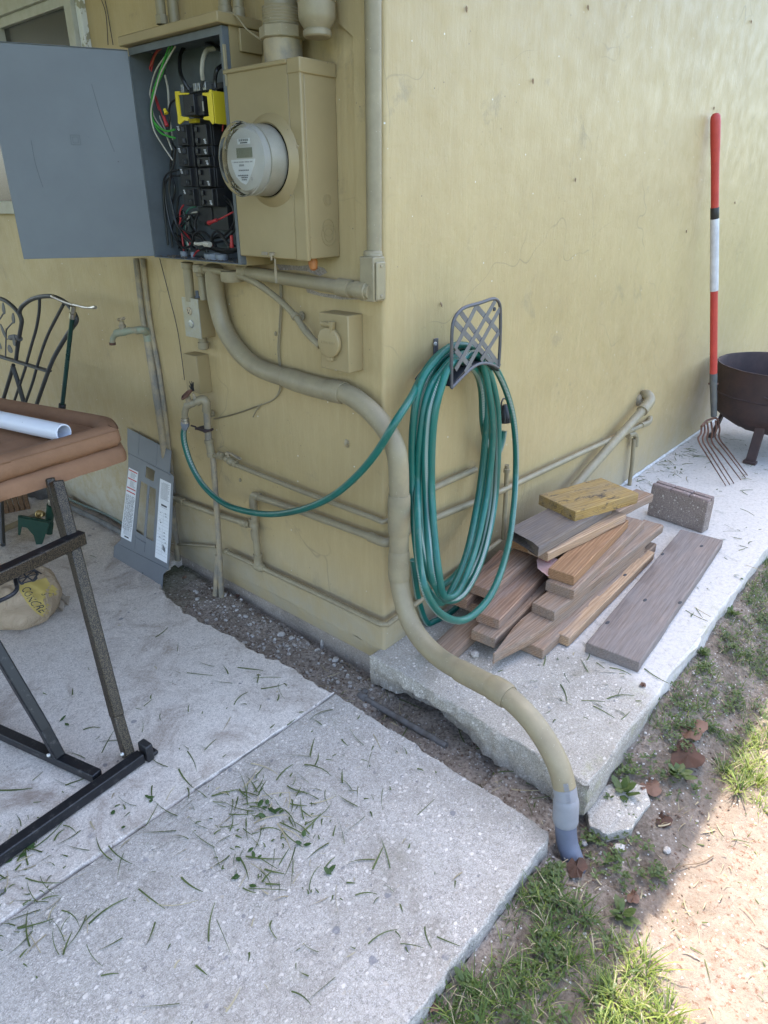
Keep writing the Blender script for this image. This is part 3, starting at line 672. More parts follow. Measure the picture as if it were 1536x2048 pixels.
wire([(466, 424), (455, 430), (440, 438), (434, 440)], .08, .0024, REDW)
wire([(451, 188), (449, 220), (445, 262)], .05, .0024, REDW)
wire([(387, 513), (395, 502), (412, 497), (425, 492)], .08, .0024, REDW)
for a, b, mt in (((434, 440), (417, 446), REDW), ((463, 470), (464, 495), REDW), ((327, 232), (334, 252), REDW), ((329, 218), (333, 227), YEL)):
    pa, pb = L(*a, .09), L(*b, .09); m = MB(); m.lathe(pa, pb-pa, [(.0035, 0), (.005, .002), (.0045, (pb-pa).length*.5), (.0065, (pb-pa).length*.95), (.006, (pb-pa).length)], 12); m.build('wire_nut', mt, bp)
m = MB(); m.tube(Lt([(390, 487), (400, 488), (410, 486)], .095), .005, 8); m.tube(Lt([(409, 488), (420, 489)], .097), .008, 8); m.build('taped_splice', WHTW, bp)
pbox('ground_plate', dirty('grey_paper_label', (.20, .20, .20), (.12, .12, .12), 60, .7), (315, 140), (343, 290), .012, .015, bev=0)
for q, rr in (((427, 506), .026), ((445, 518), .018), ((368, 505), .011), ((386, 512), .006)):
    c = L(*q, .07); c.z = pz0+t; m = MB()
    pr = [(rr, 0), (rr, .006), (rr*1.12, .006), (rr*1.12, .016), (rr*.85, .0165), (rr*.85, .010)]
    m.lathe(c, Z, pr, 20); m.build('locknut', LOCKN, bp)
m = MB()
for i in range(130):
    c = Vector((-random.uniform(.02, .115), random.uniform(py0+.01, py1-.01), pz0+.004)); m.box(c, (random.uniform(.002, .006),)*2+(.002,), (Vector((math.cos(i), math.sin(i), 0)), Vector((-math.sin(i), math.cos(i), 0)), Z))
kind(m.build('debris', dirty('dark_debris', (.07, .045, .03), (.2, .17, .12), 60, .9), bp, smooth=0), 'stuff')

rw_ = random.Random(5)
for k in range(12):
    x0 = rw_.uniform(345, 400); wire([(x0, rw_.uniform(418, 440)), (x0+rw_.uniform(-20, 10), 455), (x0+rw_.uniform(-15, 30), 478), (x0+rw_.uniform(0, 50), rw_.uniform(488, 505))], rw_.uniform(.03, .08), rw_.choice((.0026, .0032, .0036)), rw_.choice((BLACKW, BLACKW, BLACKW, WHTW, REDW)))
# --- meter box
my0, my1, mz0, mz1, md = .152, .435, 1.21, 1.652, .12
mb = thing('meter_box', 'olive painted electric meter box with round glass meter on its cover', 'meter box', (0, .29, mz0))
m = MB(); m.bb((0, my0+.004, mz0+.003), (-md+.012, my1-.002, mz1-.003)); m.build('body', BOX, mb, bevel=.003)
m = MB(); m.bb((-md+.012, my0+.046, mz0), (-md, my1, mz1-.006)); m.build('cover', BOX, mb, bevel=.003)
m = MB(); m.bb((-md+.012, my0+.002, mz0-.002), (-md-.001, my0+.046, mz1-.006)); m.build('side_cover', BOX, mb, bevel=.004)
m = MB(); m.bb((-.001, my0, mz1-.03), (-md-.003, my0+.045, mz1+.002)); m.bb((-.001, my0+.045, mz1-.009), (-md-.004, my1+.002, mz1+.002)); m.build('top_cap', BOX, mb, bevel=.003)
mc = Vector((-md, .276, 1.442))
m = MB(); m.lathe(mc, NX, [(.108, -.002), (.104, .004), (.097, .007), (.092, .014), (.087, .017), (.0835, .015), (.083, .008)], 48); m.build('collar', BOX, mb)
mt = MB(); mt.lathe(mc, NX, [(.079, .0), (.079, .008), (.083, .010)], 48); mt.build('socket_ring', METF, mb)
m = MB(); m.lathe(mc, NX, [(.083, .012), (.0815, .02), (.080, .075), (.0795, .088), (.082, .091), (.083, .097), (.080, .101), (.072, .1025), (.066, .1005), (.0, .1005)], 56)
m.lathe(mc, NX, [(.0805, .012), (.0785, .02), (.077, .075), (.0765, .086), (.066, .098), (.0, .098)], 56)
m.build('meter_glass', GLASS, mb)
m = MB(); m.lathe(mc, NX, [(.076, .012), (.074, .06), (.0, .06)], 48); m.build('meter_drum', dirty('silver_drum', (.58, .54, .47), (.46, .42, .35), 12, .4, metal=.15), mb)
m = MB(); m.lathe(mc, NX, [(.068, .06), (.066, .078), (.063, .08), (.0, .08)], 48); face = m.build('meter_face', METF, mb)
def onface(y, z, o=.0812): return mc+NX*o+U*y+Z*z
def frect(y0, z0, y1, z1, o, th=.0008):
    m = MB(); m.bb(onface(y0, z0, o), onface(y1, z1, o+th)); return m
frect(-.025, .004, .036, .026, .080).build('display', LCD, face)
frect(-.018, .034, .030, .046, .080).build('barcode_label', PAPER, face)
m = MB()
for i in range(16): m.add([], []); m.bb(onface(-.013+i*.0024, .040, .0809), onface(-.013+i*.0024+(.0014 if i % 3 else .0007), .045, .0812))
m.bb(onface(-.008, .0355, .0809), onface(.02, .038, .0812)); m.build('barcode', INK, face, smooth=0)
m = MB(); q = [(-.049, .001), (.045, .001), (.040, -.012), (.026, -.032), (.012, -.050), (.003, -.056), (-.016, -.050), (-.033, -.037), (-.044, -.018)]
m.plate([[onface(a, b, .080) for a, b in q]], NX, .0008); lab = m.build('data_label', PAPER, face)
def txt(body, size, o, u, v, nrm, mat, parent, name, th=.0002, align='LEFT', wfac=1.):
    cu = bpy.data.curves.new('txt', 'FONT'); cu.body = body; cu.size = size; cu.extrude = th; cu.align_x = align; cu.resolution_u = 2
    ob = bpy.data.objects.new('txt', cu); COL.objects.link(ob); dg = bpy.context.evaluated_depsgraph_get()
    me = bpy.data.meshes.new_from_object(ob.evaluated_get(dg)); vs = [Vector(o)+Vector(u)*(p.co.x*wfac)+Vector(v)*p.co.y+Vector(nrm)*p.co.z for p in me.vertices]; fs = [tuple(p.vertices) for p in me.polygons]
    bpy.data.objects.remove(ob); bpy.data.curves.remove(cu); bpy.data.meshes.remove(me)
    m = MB(); m.add(vs, fs)
    return m if parent is None else m.build(name, mat, parent, smooth=0)
m = MB()
for k in range(15): m.bb(onface(-.042+k*.0052, -.0065, .0809), onface(-.042+k*.0052+(.0036 if k % 4 else .002), -.0035, .0812))
for k in range(5): m.bb(onface(-.018+k*.004, -.0145, .0809), onface(-.018+k*.004+.003, -.010, .0812))
m.build('rating_print', INKG, face, smooth=0)
m = MB()
for y0, y1, z in ((-.022, .02, -.022), (-.026, .016, -.0335), (-.014, .014, -.038), (-.012, .010, -.043)):
    for i in range(int((y1-y0)/.0022)): m.bb(onface(y0+i*.0022, z, .0809), onface(y0+i*.0022+(.0015 if i % 3 else .0007), z-.003, .0812))
m.build('fine_print', INK, face, smooth=0)
txt('2', .009, onface(.026, -.046, .0811), U, Z, NX, INK, face, 'form_number')
hs = MB(); c = L(530, 507, md); hs.box(c+NX*.001, (.004, .024, .008)); c2 = L(546, 508, md); hs.box(c2+NX*.003, (.01, .014, .008)); hs.tube([c2+NX*.006+Z*.002, c2+NX*.006-Z*.016], .003, 8)
hs.build('hasp', PIPEW, mb, bevel=.001)
m = MB(); p = L(549, 517, md+.004); m.tube(catmull([p, p-Z*.016, p-Z*.02+U*.002, p-Z*.002+U*.004], 4), .0012, 6); m.box(p-Z*.042+U*.001, (.0025, .007, .04)); m.build('seal_tag', PIPEW, mb, bevel=.0008)
for q in ((658, 470), (657, 455), (655, 400)):
    c = L(*q, .0); yy = my0
    o = hit(*q, (0, my0+.003, 0), (0, 1, 0)); m = MB(); rr = .026 if q[1] == 470 else .013
    for r_ in ((rr, rr*.62) if q[1] != 455 else (.02,)):
        m.tube([o+X*(math.cos(a)*r_)+Z*(math.sin(a)*r_) for a in np.linspace(0, 2*math.pi, 24, endpoint=False)], .0007, 5, closed=True)
    m.build('knockout', BOX, mb)
for q in ((596, 293), (537, 386), (581, 389)):
    m = MB(); m.lathe(L(*q, md), NX, [(.004, 0), (.0035, .003), (0, .0035)], 10); m.build('rivet', PIPEW, mb)
# orange foam/plug hanging below the meter box
m = MB(); o = L(625, 525, .07); m.lathe(o+Z*.01, Vector((0, -.15, -1)), [(.012, 0), (.013, .012), (.010, .026), (.005, .03), (0, .031)], 14)
tag(m.build('cable_plug', dirty('orange_plug', (.42, .16, .04), (.3, .1, .03), 40, .5), None), 'small orange brown plug hanging under the meter box', 'plug')

# --- conduits above
def vpipe(name, label, px, w_px, off, top=2.58, zlow=None, mat=PIPE, group=None, coup=()):
    p = L(*px, off); r = w_px*((p-CP).dot(FW))/FPX/2; z0 = p.z if zlow is None else zlow
    t = thing(name, label, 'conduit', (p.x, p.y, z0), group)
    m = MB(); m.tube([(p.x, p.y, z0), (p.x, p.y, top)], r, 20); m.build('tube', mat, t)
    for (dz0, dz1, f) in coup:
        m = MB(); m.lathe((p.x, p.y, z0+dz0), Z, [(r*.95, 0), (r*f, .001), (r*f, dz1-dz0-.002), (r*.95, dz1-dz0)], 24 if f < 1.3 else 8); m.build('coupling', mat, t)
    return t, p, r
GA = 'conduits rising above the breaker panel'
vpipe('conduit', 'leftmost slim conduit rising from the breaker panel hood', (325, 50), 19, .06, coup=((0, .024, 1.3),))
vpipe('conduit', 'thicker dull conduit close behind the leftmost slim conduit', (350, 50), 22, .03)
vpipe('conduit', 'conduit over the right end of the panel hood, nearer the window', (452, 40), 25, .05, coup=((0, .03, 1.12),))
vpipe('conduit', 'conduit with small coupling nearest the meter mast above the panel', (479, 42), 21, .05, coup=((0, .028, 1.2),))
p = L(567, 105, .065); ms_ = thing('meter_mast', 'thick threaded mast conduit entering the top of the meter box', 'conduit', (p.x, p.y, mz1))
m = MB(); m.tube([(p.x, p.y, mz1), (p.x, p.y, 2.58)], .0395, 28); m.build('tube', PIPE, ms_)
m = MB(); m.lathe((p.x, p.y, mz1), Z, [(.052, 0), (.052, .004), (.047, .006), (.047, .052), (.051, .053)], 28); m.build('hub', PIPEW, ms_)
m = MB(); m.lathe((p.x, p.y, mz1+.053), Z, [(.054, 0), (.056, .002), (.056, .024), (.053, .026)], 8); m.build('hex_nut', PIPE, ms_)
m = MB(); m.lathe((p.x, p.y, mz1+.079), Z, [(.045+.0015*(i % 2), i*.003) for i in range(14)], 28); m.build('thread', PIPE, ms_)
p = L(634, 42, .07); ws = thing('weatherhead_conduit', 'cut-off flared conduit end above the right of the meter box', 'conduit', (p.x, p.y, p.z))
zb = L(634, 76, .07).z
m = MB(); m.tube([(p.x, p.y, zb+.09), (p.x, p.y, 2.58)], .034, 28); m.lathe((p.x, p.y, zb+.085), Z, [(.035+.0015*(i % 2), i*.003) for i in range(14)], 28); m.build('tube', PIPE, ws)
m = MB(); m.lathe((p.x, p.y, zb), Z, [(.030, 0), (.033, .003), (.033, .012), (.030, .016), (.041, .032), (.043, .04), (.043, .066), (.045, .068), (.045, .084), (.036, .086)], 28); m.build('reducer', PIPE, ws)
# thin bent tie wire
m = MB(); m.tube(Lt([(443, 28), (456, 25), (470, 30), (483, 45), (495, 60), (520, 78), (545, 95), (572, 115)], .09, 5), .0022, 7)
tag(m.build('tie_wire', PIPE, None), 'thin bent painted wire looping from a conduit to the meter box top', 'wire')
m = MB(); m.tube(Lt([(203, 0), (212, 30), (216, 90)], .004, 3), .0012, 5); m.tube(Lt([(210, 0), (216, 30), (226, 90)], .004, 3), .0012, 5)
tag(m.build('bell_wire', INK, None), 'two thin dark wires hanging beside the window', 'wire')
# corner conduit with access fitting, horizontal conduit
cc = thing('corner_conduit', 'painted conduit down the house corner with access fitting and sideways run', 'conduit', (-.018, .015, 1.1))
m = MB(); m.tube([(-.017, .018, 1.2), (-.017, .018, 2.58)], .0195, 20); m.build('tube', PIPE, cc)
za, zb = L(757, 514, .03).z, L(757, 604, .03).z
m = MB(); m.bb((-.046, -.004, zb+.0), (-.001, .044, za)); m.lathe((-.02, .02, za-.002), Z, [(.024, 0), (.0245, .003), (.0245, .014), (.020, .016)], 20); m.build('conduit_body', PIPE, cc, bevel=.009)
m = MB(); m.bb((-.040, -.0045, zb+.004), (-.004, -.010, za-.012)); cv_ = m.build('access_cover', PIPE, cc, bevel=.004)
m = MB()
for zz in (za-.022, zb+.014): m.lathe((-.022, -.010, zz), (0, -1, 0), [(.004, 0), (.004, .002), (.002, .0025)], 10)
m.build('screw', PIPEW, cv_)
a_, b_ = L(497, 545, .04), L(741, 584, .04)
m = MB(); m.tube([a_, a_.lerp(b_, .5), b_], .0185, 20); m.build('tube', PIPE, cc)
d_ = (b_-a_).normalized()
m = MB(); q = L(678, 574, .04); m.lathe(q, d_, [(.019, 0), (.0235, .001), (.0235, .045), (.019, .046)], 24); m.build('coupling', PIPE, cc); m = MB(); q = L(712, 579, .04); m.lathe(q, d_, [(.022, 0), (.022, .04), (.019, .042)], 24); m.build('coupling', PIPE, cc); m = MB(); m.lathe(a_-d_*.03, d_, [(.024, 0), (.024, .026), (.0185, .03)], 24); m.build('coupling', PIPE, cc)
m = MB(); q = L(466, 563, .05); m.lathe(Vector((q.x, q.y, q.z)), Z, [(.034, 0), (.036, .004), (.036, .03)], 24); tag(m.build('conduit_hub', PIPE, None), 'short round painted hub stub beneath the breaker panel', 'hub')
# ragged dark hole in render under the meter box
m = MB(); q = [(553, 528), (575, 530), (600, 532), (625, 529), (648, 536), (655, 545), (640, 552), (615, 543), (590, 540), (560, 540)]
m.plate([[L(x, y, .0) for x, y in q]], NX, .0012); m.build('render_gap', FOUND, house, smooth=0)
m = MB(); q = [(611, 574), (640, 586), (680, 591), (728, 595), (731, 599), (680, 599), (640, 592), (615, 585)]
m.plate([[L(x, y, .0) for x, y in q]], NX, .0012); m.build('render_gap', FOUND, house, smooth=0)

# --- armoured cable, big snaking conduit
m = MB(); pts = Lt([(402, 538), (440, 543), (478, 551), (515, 568), (556, 598), (590, 632), (612, 664), (640, 692)], [.075, .06, .055, .05, .04, .04, .045, .05], 12)
rr = [.0092+.0007*(i % 2) for i in range(len(pts))]
m.tube(pts, rr, 12); ac = thing('armoured_cable', 'ribbed painted cable curving from breaker panel to the round-lid inlet box', 'cable', tuple(pts[-1])); m.build('cable', PIPE, ac)
m = MB(); q = L(594, 636, .04); m.box(q, (.03, .012, .022), (X, U, Z)); 
m2 = MB(); d = (L(612, 664, .045)-L(580, 620, .04)).normalized(); m2.lathe(L(590, 632, .041)-d*.006, d, [(.0105, 0), (.0125, .001), (.0125, .012), (.0105, .013)], 16)
q = L(604, 632, .004); m2.plate([[q+U*.012*math.cos(a)+Z*.014*math.sin(a) for a in np.linspace(0, 6.28, 14, endpoint=False)]], NX, .003); m2.lathe(q+NX*.003, NX, [(.005, 0), (.004, .002)], 8); m2.build('strap', PIPE, ac)
m = MB(); q = L(397, 537, .075); m.lathe(q+Z*.012, Z*-1, [(.015, 0), (.017, .003), (.017, .022), (.012, .025)], 18); m.tube([q, L(408, 539, .075)], .013, 14); m.build('elbow_fitting', PIPE, ac)
snakeL = [(428, 535, .05), (429, 565, .042), (434, 605, .036), (448, 655, .035), (474, 698, .035), (505, 728, .035), (540, 745, .035), (572, 755, .035), (604, 766, .035), (648, 778, .035), (693, 788, .035), (730, 812, .036), (762, 845, .038), (783, 878, .039), (795, 915, .04), (798, 965, .04), (798, 1030, .04), (798, 1100, .04), (798, 1155, .045), (806, 1200, .055), (820, 1243, .066), (843, 1280, .08), (876, 1313, .092), (911, 1336, .103), (958, 1361, .117), (1005, 1386, .130), (1050, 1426, .145), (1083, 1468, .158), (1110, 1515, .17), (1125, 1556, .18), (1132, 1600, .187), (1131, 1640, .192), (1134, 1682, .198), (1148, 1728, .205)]
SN = [L(x, y, o) for x, y, o in snakeL]; SN.append(SN[-1]+Vector((-.003, -.02, -.06)))
bc = thing('pvc_conduit', 'big painted plastic conduit snaking from the panel round the corner into the ground', 'conduit', (SN[-2].x, SN[-2].y, -.155))
full = catmull(SN, 8)
def seg(i0, i1, r, name, mat, flare=0):
    a, b = int(i0*8), int(i1*8)+1; pts = full[a:b]; rs = [r]*len(pts)
    if flare: rs[0] = rs[-1] = r-.002
    m = MB(); m.tube(pts, rs, 24); return m.build(name, mat, bc)
seg(0, 29.4, .0285, 'upper_pipe', PIPE)
seg(7.0, 9.3, .0315, 'coupling', PIPE, 1); seg(9.3, 9.9, .0335, 'coupling', PIPE, 1)
seg(15.4, 16.5, .0325, 'coupling', PIPE, 1); seg(17.0, 18.2, .0315, 'coupling', PIPE, 1)
seg(23.2, 24.6, .0315, 'coupling', PIPE, 1); seg(24.6, 25.3, .034, 'coupling', PIPE, 1)
seg(29.4, 30.05, .0287, 'unpainted_band', CONDG); seg(29.95, 31.2, .0312, 'grey_bell', CONDG, 1); seg(31.0, 34.9, .0265, 'ground_pipe', CONDB)
m = MB(); q = full[int(29.3*8)]; tn = (full[int(29.3*8)+2]-full[int(29.3*8)-2]).normalized(); vn = (CP-q); vn = (vn-tn*vn.dot(tn)).normalized(); sd = tn.cross(vn)
for i in range(9): m.box(q+vn*.0292+tn*(i*.0028-.012)+sd*-.004, (.0012+(i % 3)*.0004, .012, .0008), (tn, sd, vn))
for i in range(5): m.box(q+vn*.0292+tn*(i*.005+.016)+sd*-.004, (.0016, .009, .0008), (tn, sd, vn))
m.build('printed_marking', INKG, bc, smooth=0)
# under-panel drops to outlet box
def offL(pf, pb):
    lo, hi = 0, .3
    yb = L(*pb).y
    for _ in range(40):
        mi = (lo+hi)/2
        if L(*pf, mi).y > yb: lo = mi
        else: hi = mi
    return lo
def boxL(TL, TR, BR, BL, bTR, bBR):
    o = (offL(TR, bTR)+offL(BR, bBR))/2
    a, b, c, d = (L(*q, o) for q in (TL, TR, BR, BL))
    return o, (b.y+c.y)/2, (a.y+d.y)/2, (c.z+d.z)/2, (a.z+b.z)/2
def vdrop(x0, y0, x1, y1, w_px, off, name='conduit', label='', cat='conduit', coup=True, group=None, mat=PIPE):
    a, b = L(x0, y0, off), L(x1, y1, off); r = w_px*((b-CP).dot(FW))/FPX/2
    t = thing(name, label, cat, tuple(b), group); m = MB(); m.tube([a, b], r, 16); m.build('tube', mat, t)
    if coup: m = MB(); m.lathe(a, b-a, [(r, 0), (r*1.25, .002), (r*1.25, .018), (r, .02)], 18); m.build('coupling', mat, t)
vdrop(374, 524, 381, 602, 19, .05, label='left of two short conduits between breaker panel and outlet box')
vdrop(401, 540, 408, 600, 15, .04, label='right of two short conduits between breaker panel and outlet box')
o, y0, y1, z0, z1 = boxL((363, 595), (395, 600), (401, 676), (373, 672), (418, 593), (436, 664))
ob_ = thing('outlet_box', 'weathered metal outlet box with single socket and round switch knob', 'outlet box', (0, (y0+y1)/2, z0))
m = MB(); m.bb((0, y0, z0), (-o+.004, y1, z1)); m.build('box', BOX, ob_, bevel=.002)
m = MB(); m.bb((-o+.004, y0-.002, z0-.002), (-o, y1+.002, z1+.002)); pl_ = m.build('cover_plate', dirty('worn_metal_plate', (.34, .31, .22), (.38, .37, .33), 30, .4, metal=.3), ob_, bevel=.001)
q = L(379, 622, o); m = MB(); m.lathe(q, NX, [(.013, 0), (.013, .003), (.011, .004)], 22); m.build('socket', dirty('aged_ivory_plastic', (.45, .38, .27), (.3, .2, .1), 60, .5), pl_)
m = MB()
for a, b in ((-.005, .003), (.005, .003)): m.box(q+NX*.0042+U*a+Z*b, (.0006, .0022, .007))
m.lathe(q+NX*.004-Z*.006, NX, [(.003, 0), (.003, .0006)], 10); m.build('slot', INK, pl_)
q = L(383, 648, o); m = MB(); m.lathe(q, NX, [(.0125, 0), (.0125, .003), (.009, .004), (.009, .003), (0, .003)], 22); m.build('round_knob', ALU, pl_)
q = L(394, 588, o-.03); m = MB(); m.box(q, (.006, .012, .022)); m.box(q-Z*.009, (.02, .028, .005)); m.build('cover_tab', LOCKN, ob_, bevel=.001)
m = MB(); c0 = Vector((-o*.45, (y0+y1)/2-.004, z0)); m.tube([c0, c0-Z*.045], .0145, 18); m.lathe(c0-Z*.02, Z*-1, [(.0145, 0), (.018, .001), (.018, .022), (.0145, .024)], 18); m.build('nipple', PIPE, ob_)
o, y0, y1, z0, z1 = boxL((368, 708), (394, 712), (400, 788), (373, 781), (417, 707), (425, 782))
jb = thing('junction_box', 'blank olive junction box below the outlet box', 'junction box', (0, (y0+y1)/2, z0))
m = MB(); m.bb((0, y0, z0), (-o, y1, z1)); m.build('box', BOX, jb, bevel=.0015); m = MB(); m.bb((-o, y0+.001, z0+.001), (-o-.002, y1-.001, z1-.001)); m.build('cover_plate', BOX, jb, bevel=.001)
# inlet box
o, y0, y1, z0, z1 = boxL((636, 622), (693, 633), (701, 748), (644, 736), (725, 621), (727, 740))
ib = thing('inlet_box', 'olive power inlet box with round flip lid near the corner', 'inlet box', (0, (y0+y1)/2, z0))
m = MB(); m.bb((0, y0, z0), (-o, y1, z1)); m.build('box', BOX, ib, bevel=.003)
q = L(663, 684, o); m = MB(); m.lathe(q, NX, [(.036, 0), (.040, .002), (.0415, .010), (.0405, .014), (.036, .0155), (0, .0155)], 40)
m.box(q+NX*.006-Z*.043, (.011, .022, .014)); lid = m.build('round_lid', BOX, ib, bevel=.0015)
m = MB(); h = q+Z*.048; m.tube([h-U*.022+NX*.01, h+U*.010+NX*.01], .0065, 14); m.lathe(h-U*.022+NX*.01, -U, [(.007, 0), (.007, .004)], 14)
m.plate([[h+NX*.004+U*.006+Z*.010, h+NX*.004+U*.022+Z*.009, h+NX*.004+U*.019-Z*.012, h+NX*.004+U*.012-Z*.020]], NX, .013); m.build('hinge', BOX, lid, bevel=.001)
m = MB()
for k in range(9): m.box(q+NX*.0158+U*(-.024+k*.006), (.0008, .0036, .0065)); m.box(q+NX*.0161+U*(-.024+k*.006+.0008)+Z*(.001*(k % 3-1)), (.0008, .0012, .003))
m.build('raised_lettering', BOX, lid, smooth=0)
m = MB(); m.lathe(L(672, 740, o), NX, [(.003, 0), (.003, .001)], 8); m.build('screw', PIPEW, ib)
# --- thin cables on the wall
m = MB()
for s in (-1.5, 1.5): m.tube(Lt([(561+s, 560), (562+s, 600), (560+s, 650), (557+s, 700), (561+s, 745), (560+s, 780), (545, 800), (515, 812), (470, 828), (428, 838)], .005, 6), .0021, 7)
m.tube(Lt([(523, 808), (512, 822), (506, 834)], .005), .0019, 6)
m.tube(Lt([(561, 570), (563, 600), (583, 625), (600, 640), (618, 660), (632, 682)], [.006, .006, .01, .012, .012, .012], 5), .0025, 7)
tag(m.build('thin_cable', PIPE, None), 'thin twin painted cable stapled down the wall and curving to the hose tap', 'cable')
m = MB(); m.tube(Lt([(319, 516), (338, 590), (355, 660), (364, 720), (369, 760)], .006, 6), .0013, 6)
tag(m.build('thin_wire', INK, None), 'hair-thin black wire hanging down the wall left of the outlet box', 'wire')
# ============================================================ PLUMBING
def run(name, label, cat, segs, group=None, mat=PIPE):
    """segs: list of (list of points, radius); first build is the thing's own tubes as parts"""
    o = segs[0][0][0]; t = thing(name, label, cat, tuple(o), group)
    for pts, r in segs: m = MB(); m.tube(pts, r, 14); m.build('pipe', mat, t)
    return t
def fit(t, p, d, prof, mat=PIPE, name='fitting', n=18): m = MB(); m.lathe(p, d, prof, n); return m.build(name, mat, t)
def sleeve(r, ln, f=1.28): return [(r*.98, 0), (r*f, .0015), (r*f, ln*.25), (r*f*.95, ln*.3), (r*f*.95, ln*.7), (r*f, ln*.75), (r*f, ln-.0015), (r*.98, ln)]
def elbow(t, pts, r, mat=PIPE):
    m = MB(); c = catmull(pts, 5); n = len(c); m.tube(c, [r*1.3 if (i < 2 or i > n-3) else r*1.22 for i in range(n)], 14); return m.build('elbow', mat, t)
# tall tap pipe left
tp = run('tap_riser', 'tall worn pipe on the wall carrying the upper dry tap', 'water pipe', [([L(272, 517, .02), L(286, 640, .02), L(291, 662, .02)], .011), ([L(296, 680, .02), L(318, 820, .02), L(341, 985, .02)], .0155), ([L(344, 1010, .02), L(350, 1060, .02), L(356, 1120, .022)], .013)], mat=PIPEW)
m = MB(); m.tube(Lt([(286, 517), (300, 640), (318, 740), (333, 850), (348, 985)], .008), .0095, 8); m.build('side_strip', PIPEW, tp)
elbow(tp, [L(291, 658, .02), L(294, 668, .021), L(297, 682, .02)], .013, VERD); fit(tp, L(339, 978, .02), L(344, 1012, .02)-L(339, 978, .02), sleeve(.013, .04), PIPEW)
e1 = L(294, 666, .022)
m = MB(); m.tube(catmull([e1, L(285, 660, .045), L(272, 661, .06)], 4), [.014]*9, 14); m.build('elbow', VERD, tp)
tap = thing('garden_tap', 'greenish brass tap with cross handle on the tall pipe, no hose', 'tap', tuple(L(240, 660, .08)))
A = [L(*q) for q in ((276, 660, .058), (262, 661, .072), (250, 663, .082), (243, 664, .088), (233, 667, .098), (226, 676, .103), (225, 687, .104))]
m = MB(); m.tube(catmull(A, 4), [.0115]*5+[.013]*4+[.0155]*5+[.0145]*3+[.0105]*4+[.010]*4, 14); m.build('spout', VERD, tap)
m = MB(); m.lathe(A[-1]+Z*.005, -Z, [(.009, 0), (.012, .001), (.012, .010), (.0095, .011)], 16); m.build('spout_ring', RUST, tap)
b0 = L(246, 662, .086); m = MB(); m.lathe(b0, Z, [(.012, 0), (.010, .012), (.013, .014), (.013, .022), (.009, .024), (.009, .034), (.004, .035), (.004, .046), (0, .046)], 12); m.build('bonnet', PIPEW, tap)
hc = b0+Z*.043; m = MB()
for a in (-1, 1): m.tube([hc, hc+U*.018*a+Z*.004*a], .0035, 8); m.lathe(hc+U*.015*a+Z*.004*a, U*a, [(.0, 0), (.006, .002), (.0065, .005), (.004, .009), (0, .010)], 10)
m.tube([hc-X*.014, hc+X*.014], .0035, 8); m.lathe(hc-Z*.004, Z, [(.007, 0), (.007, .008)], 10); m.build('cross_handle', PIPEW, tap)
# hose tap pipe
hp = run('tap_riser', 'slanting standpipe carrying the tap that feeds the green hose', 'water pipe', [([L(*q) for q in ((413, 806, .055), (414, 830, .05), (417, 880, .04), (423, 900, .035))], .0125), ([L(*q) for q in ((424, 902, .035), (427, 925, .035), (432, 1000, .04), (437, 1070, .05), (443, 1195, .06))], .011), ([L(*q) for q in ((436, 1110, .055), (430, 1200, .07))], .011)], mat=PIPEW)
elbow(hp, [L(394, 803, .075), L(406, 799, .062), L(413, 806, .056), L(413, 822, .053)], .0125, PIPE)
fit(hp, L(417, 878, .04), L(428, 935, .036)-L(417, 878, .04), [(.012, 0), (.0165, .002), (.0165, .014), (.0145, .016), (.0145, .05), (.0165, .052), (.0165, .066), (.012, .068)], PIPE)
m = MB(); q = L(408, 858, .05); m.box(q+U*.002, (.03, .055, .010), (NX, U, Z)); 
for a in (-.024, .026): m.tube([q+U*a+NX*.02, q+U*a-NX*.02], .0045, 8)
m.tube([q-U*.03+Z*.004+NX*.012, q-U*.048+Z*.008+NX*.02], .0035, 8); m.build('ground_clamp', RUSTD, hp, bevel=.001)
fit(hp, L(425, 826, .006), NX, [(.014, 0), (.014, .012), (.011, .014)], PIPE, 'bolt', 8)
fc = thing('hose_tap', 'brass tap with rusty wheel handle that the green hose is screwed to', 'tap', tuple(L(380, 810, .09)))
B = [L(*q) for q in ((396, 803, .075), (388, 806, .083), (380, 808, .09), (373, 814, .097), (370, 826, .1), (370, 836, .1))]
m = MB(); m.tube(catmull(B, 4), [.011]*5+[.014]*7+[.0115]*9, 14); m.build('spout', PIPE, fc)
m = MB(); m.tube([L(378, 806, .09), L(376, 793, .10)], [.012, .008], 10); m.tube([L(391, 800, .08), L(386, 786, .085)], [.008, .004], 8); m.build('bonnet', PIPEW, fc)
hw = L(373, 789, .105); ax = (NX*.5+Z*.75-U*.3).normalized(); s1 = ax.cross(Y).normalized(); s2 = ax.cross(s1); m = MB()
m.tube([hw+s1*(math.cos(a)*.020*(1+.08*math.cos(5*a)))+s2*(math.sin(a)*.020*(1+.08*math.cos(5*a))) for a in np.linspace(0, 6.283, 30, endpoint=False)], .0042, 7, closed=True)
for k in range(3): a = k*2.09; m.tube([hw, hw+s1*math.cos(a)*.018+s2*math.sin(a)*.018], .003, 6)
m.build('wheel_handle', RUST, fc)
m = MB(); q = L(385, 775, .085)
for k in range(9): a = k*.7; m.tube([q-Z*.012+U*random.uniform(-.004, .004), q+Z*random.uniform(.004, .022)+U*random.uniform(-.012, .012)+NX*random.uniform(-.01, .01)], [.004, .001], 5)
m.build('burnt_tuft', BLACKW, fc)
m = MB(); q0 = L(370, 836, .1); m.lathe(q0, -Z, [(.010, 0), (.0145, .001), (.0145, .005), (.012, .006), (.012, .009), (.0145, .010), (.0145, .018)], 18); m.build('brass_collar', SILV, fc)
